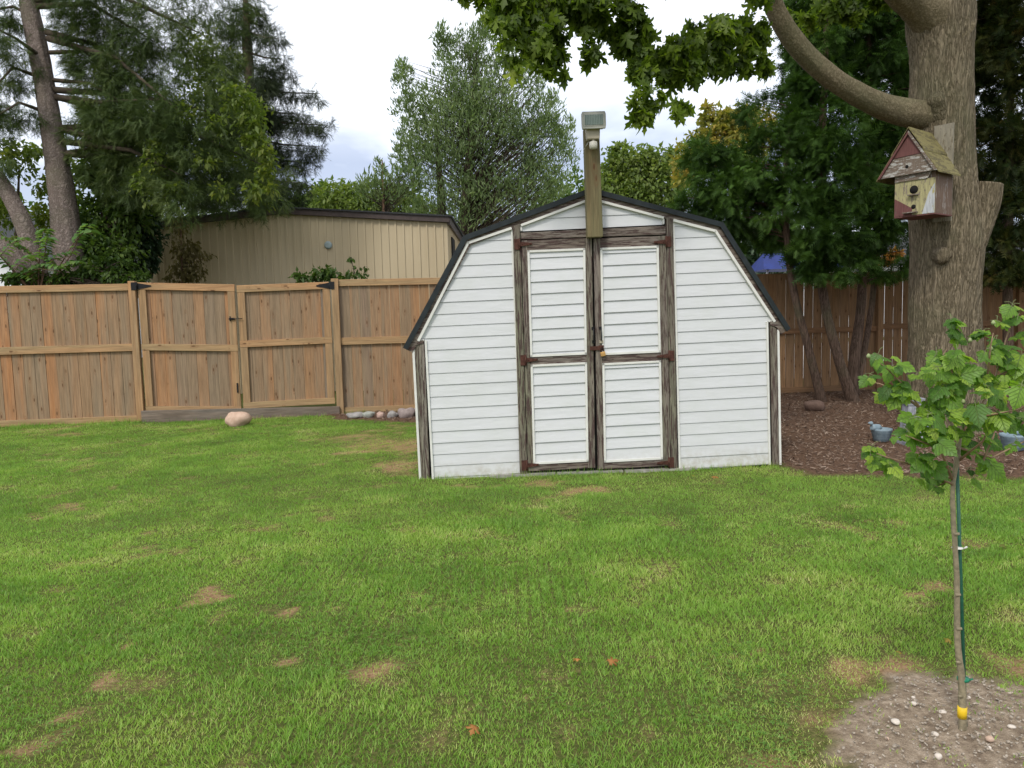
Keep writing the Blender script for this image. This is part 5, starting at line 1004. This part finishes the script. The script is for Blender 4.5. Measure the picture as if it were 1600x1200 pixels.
# local: x across the front (-.2...2), y depth, z up; origin at bottom centre of the front
def peel_mat(name, paint, under, amt=.52, sc=(14, 14, 5)):
    m, nt = mat(name); v = coords(nt, sc); n = noise(nt, v, 2.2, 7, .7); r = ramp(nt, [(amt, (0, 0, 0)), (amt+.05, (1, 1, 1))]); nt.links.new(n, r.inputs[0])
    n2 = noise(nt, coords(nt, (30, 30, 3)), 3., 5); g = ramp(nt, [(.3, (.7,)*3), (.7, (1.1,)*3)]); nt.links.new(n2, g.inputs[0])
    finish(nt, mixc(nt, 1., mixc(nt, r.outputs[0], paint, under), g.outputs[0], 'MULTIPLY'), .8, r.outputs[0], -.0015, spec=.2); return m
yel = peel_mat('yellow_paint', (.42, .38, .20), (.24, .20, .15), .54); mar = peel_mat('maroon_paint', (.17, .075, .068), (.16, .11, .09), .60); wpl = peel_mat('flaking_white', (.20, .155, .12), (.52, .50, .46), .52, (6, 14, 26)); wp2 = peel_mat('side_wood', (.17, .115, .085), (.40, .36, .33), .58, (20, 20, 2.5)); shk = peel_mat('mossy_shingle', (.22, .19, .08), (.13, .11, .055), .5, (14, 3, 8))
W2, D2, H2 = .2, .40, .42
hb = MB(); hb.prism([(-W2, 0), (W2, 0), (W2, H2), (0, .80), (-W2, H2)], .012, D2); hb.build('house_box', wp2, bh)
mb = MB(); x = -W2
while x < W2-.01:
    e = min(x+.042, W2)
    # board front, maroon patch lower left is a painted triangle
    zb_ = 0
    mb.box(x+.0008, e-.0008, -.002, .0115, zb_, H2-.07); x = e
mb.build('front_board', yel, bh)
mb = MB(); mb.prism([(-W2, 0), (-.02, 0), (-.02, .07), (-W2, .185)], -.0035, -.0021); mb.build('corner_paint', mar, bh)
mb = MB(); mb.prism([(.08, 0), (W2, 0), (W2, .30), (.14, .20)], -.0034, -.0021); mb.build('corner_paint', peel_mat('white_paint_patch', (.5, .51, .52), (.46, .40, .16), .56), bh)
mb = MB(); mb.box(-W2-.003, W2+.003, .0, D2, -.014, -.001); mb.build('floor_board', mar, bh)
mb = MB(); mb.prism([(-W2+.004, H2-.07), (.13, H2-.07), (.17, H2-.01), (-W2+.004, H2-.01)], -.014, -.003); mb.build('trim_board', wpl, bh)
mb = MB(); mb.prism([(-.335, .405), (.215, .415), (.085, .60), (-.20, .585)], -.045, -.020); mb.build('gable_board', wpl, bh)
mb = MB(); mb.prism([(-.205, .592), (.085, .606), (-.045, .81)], -.043, -.020); mb.build('gable_panel', mar, bh)
def hole(x, z, r, y): 
    mb = MB(); mb.lathe([(r, 0), (r, .002)], (x, y, z), 24, 'y'); return mb
hb1 = hole(-.005, .255, .042, -.0025); hb1.build('entry_hole', M['dark'], bh); hole(-.005, .082, .023, -.0025).build('entry_hole', M['dark'], bh); hole(-.06, .49, .017, -.0455).build('entry_hole', M['dark'], bh)
mb = MB(); mb.box(-.055, .045, -.045, -.003, .196, .206); mb.build('perch', wpl, bh); mb = MB(); mb.box(-.10, .04, -.05, -.003, .020, .030); mb.build('perch', wpl, bh)
# roof: two slopes, each with two lapped courses
rdg, le, re = (-.048, .845), (-.355, .40), (.245, .41)
def slope_roof(a, b_, thick, y0, y1, name, m, sgn):
    d = Vector((b_[0]-a[0], b_[1]-a[1])); 
    for k, (t0, t1, lift) in enumerate(((.50, 1.04, -.004), (0, .56, .022))):
        mb = MB(); p = (a[0]+d.x*t0, a[1]+d.y*t0+lift+.006); q = (a[0]+d.x*t1, a[1]+d.y*t1+lift*.9); mb.prism(ccw([p, q, (q[0], q[1]+thick), (p[0], p[1]+thick)]), y0, y1+.01*k); mb.build(name, m, bh)
slope_roof(rdg, re, .014, -.06, .46, 'roof_shingle', shk, 1); slope_roof(rdg, le, .014, -.06, .46, 'roof_shingle', shk, -1)
mb = MB(); mb.prism(ccw([rdg, (rdg[0]+.0, rdg[1]-.035), (re[0]-.03, re[1]+.0), re]), -.066, -.046); mb.build('bargeboard', wpl, bh)
mb = MB(); mb.prism(ccw([rdg, (rdg[0]+.0, rdg[1]-.03), (le[0]+.025, le[1]+.0), le]), -.066, -.046); mb.build('bargeboard', mar, bh)
mb = MB(); mb.box(-.02, .17, D2+.06, D2+.08, -.05, .95); mb.build('mounting_board', peel_mat('grey_board', (.30, .27, .21), (.2, .17, .12), .55), bh)

# ================================================================== GARDEN ORNAMENTS
bl_ = stone_mat('blue_grey_glaze', (.13, .19, .23), (.30, .38, .42)); gl_ = stone_mat('grey_mottled_stone', (.16, .17, .20), (.42, .43, .47))
def basket(px, py, label, flip=1, s=1.):
    p = G(px, py); b0 = empty('bird_planter', (p.x, p.y, float(gz(p.x, p.y))), label, 'planter', 'blue grey bird planters under the big tree')
    b0.matrix_basis = b0.matrix_basis @ Matrix.Diagonal((s*flip, s, s, 1)); 
    mb = MB(); mb.lathe([(.055, 0), (.075, .01), (.078, .03), (.085, .035), (.083, .055), (.092, .06), (.090, .085), (.098, .09), (.096, .11), (.104, .118), (.104, .135), (.088, .137), (.080, .11), (.0, .108)], (0, 0, 0), 26); mb.build('pot', bl_, b0)
    # small bird perched on the rim
    bm_ = bpy.data.meshes.new('bird'); vs = [(-.115, -.02, .150), (-.075, -.02, .165), (-.035, -.02, .150), (-.108, -.02, .185), (-.118, -.02, .200), (-.150, -.02, .197), (.0, -.02, .142)]; es = [(0, 1), (1, 2), (0, 3), (3, 4), (4, 5), (2, 6)]
    bm_.from_pydata(vs, es, []); o = link_mesh('bird', bm_, bl_, b0); sk = o.modifiers.new('s', 'SKIN'); 
    for i, r in enumerate((.036, .042, .028, .022, .026, .005, .010)): o.data.skin_vertices[0].data[i].radius = (r, r)
    o.data.skin_vertices[0].data[1].use_root = True; o.modifiers.new('u', 'SUBSURF').levels = 2; o.modifiers['u'].render_levels = 2
    return b0
basket(1377, 692, 'blue grey bird planter on the mulch left of the pedestal', 1, 1.)
basket(1583, 706, 'blue grey bird planter on the mulch at the right edge of the frame', -1, 1.15)
basket(1462, 690, 'blue grey bird planter half hidden behind the sapling leaves', 1, .8)
p = G(1423, 697); pd = empty('pedestal', (p.x, p.y, .02), 'grey mottled ornamental pedestal at the foot of the big maple', 'pedestal')
mb = MB()
for (z0, z1, a0, a1) in [(0, .03, .10, .098), (.03, .10, .098, .085), (.10, .13, .092, .09), (.13, .40, .080, .062), (.40, .43, .072, .072), (.43, .47, .085, .09)]:
    mb.add([(-a0, -a0, z0), (a0, -a0, z0), (a0, a0, z0), (-a0, a0, z0), (-a1, -a1, z1), (a1, -a1, z1), (a1, a1, z1), (-a1, a1, z1)], [(0, 3, 2, 1), (4, 5, 6, 7), (0, 1, 5, 4), (1, 2, 6, 5), (2, 3, 7, 6), (3, 0, 4, 7)])
for s_ in (-1, 1): mb.tube([(s_*.085, -.09, .01), (s_*.075, -.095, .06), (s_*.05, -.088, .10), (s_*.02, -.085, .16), (0, -.082, .22)], [.02, .018, .012, .009, .004], 8)
for k in range(5): mb.tube([(-.05+.025*k, -.080, .15), (-.045+.0225*k, -.068, .38)], .006, 6)
mb.build('column', gl_, pd, bevel=.004)

# ================================================================== SAPLING
sap = empty('sapling', G(1503, 1152), 'young tree sapling with thin bare stem and lobed green leaves, growing in bare soil', 'sapling')
YS = 2.42
sst = [(1504, 1165, 0, .0130), (1504, 1100, 0, .0118), (1502, 1055, 0, .0105), (1496, 1000, 0, .0092), (1495, 900, 0, .0080), (1490, 820, 0, .0074), (1489, 760, 0, .0068), (1497, 705, 0, .0075), (1500, 640, .02, .0065), (1498, 580, .03, .005), (1492, 535, .03, .0035), (1488, 505, .03, .002)]
spts = [P(a, b_, YS+c_) for a, b_, c_, _ in sst]
M['sapbark'] = plain('sapling_bark', (.26, .22, .14), .7, var=.4, scale=60, bump=.003)
M['greentwig'] = plain('green_twig', (.17, .20, .08), .6, var=.3, scale=50); M['browntwig'] = plain('brown_twig', (.30, .20, .12), .6, var=.3, scale=50)
trunk_mesh('stem', spts, [q[3] for q in sst], M['sapbark'], sap, k=14, seg=.012, amp=.0009, freq=60, zf=18)
for (px, py) in ((1493, 930), (1495, 983), (1500, 1035), (1503, 1088), (1491, 835)):
    mb = MB(); q = P(px, py, YS-.006); mb.tube([q, q+Vector((random.choice((-1, 1))*.014, -.006, .004))], [.006, .004], 8); mb.build('bud_scar', M['sapbark'], sap, world=True)
br = [[(1489, 752, 0), (1465, 690, -.02), (1440, 640, -.05), (1410, 600, -.08), (1385, 575, -.10), (1368, 562, -.12)], [(1440, 640, -.05), (1405, 612, .02), (1375, 600, .04), (1358, 596, .04)], [(1490, 758, 0), (1450, 735, -.06), (1410, 722, -.10), (1378, 712, -.12), (1362, 705, -.12)], [(1497, 705, 0), (1470, 665, .08), (1455, 620, .12), (1462, 570, .14), (1480, 545, .14)],
      [(1500, 680, 0), (1530, 640, .05), (1555, 590, .08), (1572, 530, .10), (1583, 495, .10), (1588, 480, .10)], [(1540, 612, .05), (1545, 570, 0), (1548, 540, -.02), (1552, 520, -.02)], [(1498, 720, 0), (1535, 690, -.08), (1556, 650, -.12), (1568, 620, -.14)], [(1555, 590, .08), (1585, 575, .12), (1610, 555, .15), (1640, 540, .2)],
      [(1500, 700, 0), (1550, 715, .10), (1600, 690, .18), (1640, 670, .2)], [(1536, 720, .06), (1553, 680, .10), (1556, 665, .1)], [(1497, 640, .02), (1490, 590, -.08), (1480, 555, -.10)], [(1495, 700, 0), (1465, 700, -.12), (1440, 690, -.16), (1415, 680, -.18)], [(1490, 740, 0), (1475, 755, .10), (1450, 765, .14)], [(1500, 660, .02), (1540, 650, -.16), (1590, 640, -.2), (1630, 620, -.2)]]
for b_ in br:
    mb = MB(); mb.tube([P(a, c_, YS+d_) for a, c_, d_ in b_], [.0045-.0034*i/(len(b_)-1) for i in range(len(b_))], 7); mb.build('branch', M['browntwig'], sap, world=True)
cl = [(1488, 508, 5, 12, .03, .8), (1490, 525, 5, 14, .03, .8), (1375, 562, 4, 14, -.12, .9), (1398, 570, 6, 16, -.10, 1.1), (1362, 590, 4, 12, .04, 1.), (1395, 603, 6, 18, -.05, 1.2), (1412, 612, 5, 16, -.08, 1.3), (1385, 630, 2, 10, -.02, 1.2), (1432, 590, 2, 8, -.04, .8),
      (1468, 562, 6, 18, .12, 1.3), (1496, 560, 6, 16, -.08, 1.2), (1465, 588, 6, 16, -.08, 1.2), (1480, 575, 5, 16, .1, 1.1), (1448, 640, 7, 20, -.05, 1.3), (1475, 610, 7, 20, -.06, 1.4), (1500, 600, 6, 22, -.05, 1.3), (1520, 585, 7, 20, .02, 1.2), (1545, 555, 6, 18, -.02, 1.2), (1535, 525, 5, 12, -.02, 1.), (1560, 540, 5, 16, .08, 1.1),
      (1583, 482, 4, 8, .10, .9), (1592, 500, 5, 12, .10, 1.), (1560, 508, 4, 12, .08, 1.1), (1575, 560, 7, 20, .10, 1.6), (1598, 565, 7, 18, .12, 1.7), (1600, 530, 5, 14, .14, 1.2), (1540, 590, 5, 20, .06, 1.3), (1545, 620, 7, 20, -.10, 1.6), (1525, 645, 6, 18, -.12, 1.3), (1505, 640, 7, 22, .06, 1.2),
      (1475, 650, 7, 22, -.10, 1.3), (1455, 665, 6, 18, -.14, 1.3), (1430, 655, 5, 16, -.16, 1.1), (1420, 680, 5, 14, -.18, 1.), (1462, 690, 6, 18, -.16, 1.2), (1485, 680, 6, 16, -.12, 1.2), (1510, 670, 5, 20, .08, 1.2), (1560, 652, 4, 8, -.14, 1.4), (1530, 690, 6, 18, .1, 1.3), (1450, 722, 6, 16, -.08, 1.3), (1432, 715, 4, 12, -.10, 1.), (1475, 735, 5, 16, .08, 1.1),
      (1366, 705, 4, 8, -.12, .9), (1372, 722, 4, 10, -.12, 1.), (1394, 732, 3, 9, -.12, 1.3), (1360, 720, 2, 6, -.12, .9), (1440, 748, 4, 14, .10, 1.), (1465, 758, 4, 16, .13, 1.), (1543, 726, 5, 16, .10, 1.3), (1520, 745, 4, 16, .12, 1.), (1500, 705, 6, 18, .08, 1.2), (1595, 660, 6, 20, .18, 1.2), (1600, 620, 6, 20, -.18, 1.3), (1590, 700, 3, 14, .16, 1.), (1570, 600, 5, 16, .0, 1.2), (1400, 690, 2, 8, -.16, .9)]
pos, tip, nrm, sz = [], [], [], []
for px, py, n_, spr, dy, s_ in cl:
    for i in range(int(n_*1.12+.5)):
        a = random.uniform(0, 6.28); rr_ = random.random()**.5*spr
        pos.append(tuple(P(px+rr_*math.cos(a)*.6, py+rr_*math.sin(a)*.6-5, YS+dy+random.uniform(-.05, .05))))
        t = Vector((math.cos(a), -abs(random.gauss(.3, .6)), random.uniform(-1.3, .1))); tip.append(tuple(t))
        nrm.append((random.gauss(0, .5)+math.cos(a)*.3, -.6+random.gauss(0, .45), 1.0)); sz.append(.052*s_*random.uniform(.5, 1.15))
def detailed_leaf():
    """lobed leaf with a folded midrib and serrated lobes, 3 rows deep"""
    h = [(.04, .0), (.16, -.07), (.28, -.04), (.36, .03), (.33, .10), (.46, .18), (.56, .33), (.47, .36), (.49, .46), (.34, .45), (.30, .52), (.33, .64), (.22, .70), (.20, .80), (.09, .88)]
    outl = h+[(0, 1.02)]+[(-x, y) for x, y in reversed(h)]
    V = [(0, .0, .0), (0, .35, .03), (0, .7, .0)]; F = []
    o = [(x, y, .10*abs(x)-.55*x*x-.32*max(0, y-.3)**2+.02*math.sin(y*21+x*9)) for x, y in outl]; V += o; n = len(o)
    for i in range(n-1):
        my = (o[i][1]+o[i+1][1])/2; c = 0 if my < .12 else (1 if my < .55 else 2); F.append((c, 3+i, 4+i))
        cn_ = 0 if i+2 <= n-1 and (o[i+1][1]+o[min(i+2, n-1)][1])/2 < .12 else (1 if i+2 <= n-1 and (o[i+1][1]+o[min(i+2, n-1)][1])/2 < .55 else 2)
        if cn_ != c: F.append((c, 4+i, cn_))
    return np.array(V), np.array(F)
TPL['detailed'] = detailed_leaf()
Vd, Fd = TPL['detailed']
Pz, Tz, Nz, Sz = np.array(pos), unit(np.array(tip)), np.array(nrm), np.array(sz)
leaf_mesh('foliage', Pz, Tz, Nz, Sz, 'detailed', M['sapling_leaf'], sap)
mb = MB()
for (p_, t_, s_) in zip(pos, tip, sz):          # leaf stalks
    if random.random() < .6: p0 = Vector(p_); t0 = Vector(t_).normalized(); mb.tube([p0+t0*.004, p0-t0*.016+Vector((0, 0, .004)), p0-t0*.032-Vector((0, 0, .004))], [.0009, .001, .0012], 4, cap=False)
mb.build('leaf_stalk', M['greentwig'], sap, world=True)['kind'] = 'stuff'
budm = plain('bud_green', (.30, .36, .16), .6, var=.2, scale=80)
for px, py, dy in [(1488, 530, .02), (1516, 532, -.06), (1357, 557, -.12), (1552, 505, -.02), (1548, 545, 0), (1593, 628, .1), (1462, 572, .1), (1505, 628, -.1), (1480, 620, -.12)]:
    q = P(px, py, YS+dy); mb = MB(); mb.lathe([(.001, -.006), (.0055, -.002), (.006, .002), (.0035, .007), (.001, .009)], tuple(q), 10); mb.build('flower_bud', budm, sap, world=True)
tie = plain('green_tie', (.01, .17, .09), .4, var=.1)
stk = empty('plant_stake', P(1509, 1160, YS+.018), 'thin dark green stake running up beside the sapling stem', 'stake')
mb = MB(); pa_ = P(1510, 1165, YS+.018); pb_ = P(1495, 715, YS+.018); mb.tube([pa_, pa_.lerp(pb_, .5), pb_], .0055, 8); mb.build('rod', plain('green_stake', (.02, .10, .06), .4, var=.3, scale=60), stk, world=True)
def band(name, px, py, m, h, label, cat, par=None, r=.0165):
    q = P(px, py, YS+.008); mb = MB(); mb.lathe([(r, -h), (r*1.04, 0), (r, h)], tuple(q), 20); mb.tube([q+Vector((.014, -.01, 0)), q+Vector((.022, -.016, .008))], .003, 6); return tag(mb.build(name, m), label, cat)
band('plant_tie', 1505, 1061, tie, .0045, 'bright green plastic tie binding sapling stem to stake near the ground', 'tie', r=.0185)
q = P(1505, 1113, YS-.004); mb = MB(); mb.lathe([(.0142, -.020), (.0145, 0), (.0142, .018)], (q.x-.001, q.y+.004, q.z), 20); tag(mb.build('plant_tag', plain('yellow_tag', (.75, .50, .02), .5, var=.2, scale=40)), 'yellow tag wrapped round the base of the sapling stem', 'tag')
band('twist_tie', 1496, 856, M['trimwhite'], .0012, 'thin pale twist tie halfway up the sapling stem', 'tie', r=.0165)

# fallen leaves on the lawn
for (px, py, sz_, k, lab) in [(1113, 745, .075, 'orange_leaf', 'orange fallen leaf in front of the shed right panel'), (1083, 743, .05, 'autumn_leaf', 'pale fallen leaf left of the orange one before the shed'), (905, 1033, .045, 'orange_leaf', 'small tan fallen leaf on mid lawn, left of a pair'), (951, 1036, .06, 'orange_leaf', 'orange fallen leaf on mid lawn, right of a pair'), (743, 1135, .065, 'orange_leaf', 'orange fallen leaf near the bottom of the lawn'), (1484, 1001, .04, 'autumn_leaf', 'pale curled leaf on lawn left of the sapling stem'), (1403, 1019, .03, 'autumn_leaf', 'tiny pale leaf on lawn further left of the sapling stem'), (1570, 853, .05, 'autumn_leaf', 'pale leaf on lawn right of the sapling'), (1015, 1027, .03, 'brown_leaf', 'brown fallen leaf right of the tan pair on the lawn')]:
    g_ = G(px, py, .03); o = leaf_mesh('fallen_leaf', np.array([[g_.x, g_.y, .035]]), np.array([[random.uniform(-1, 1), random.uniform(-1, 1), .15]]), np.array([[.3, -.4, 1.]]), np.array([sz_*.75]), 'lobed', M[k], None, np.array([random.uniform(.3, .9)]))
    md = o.modifiers.new('t', 'SOLIDIFY'); md.thickness = .0008; tag(o, lab, 'leaf', 'fallen leaves on the lawn')
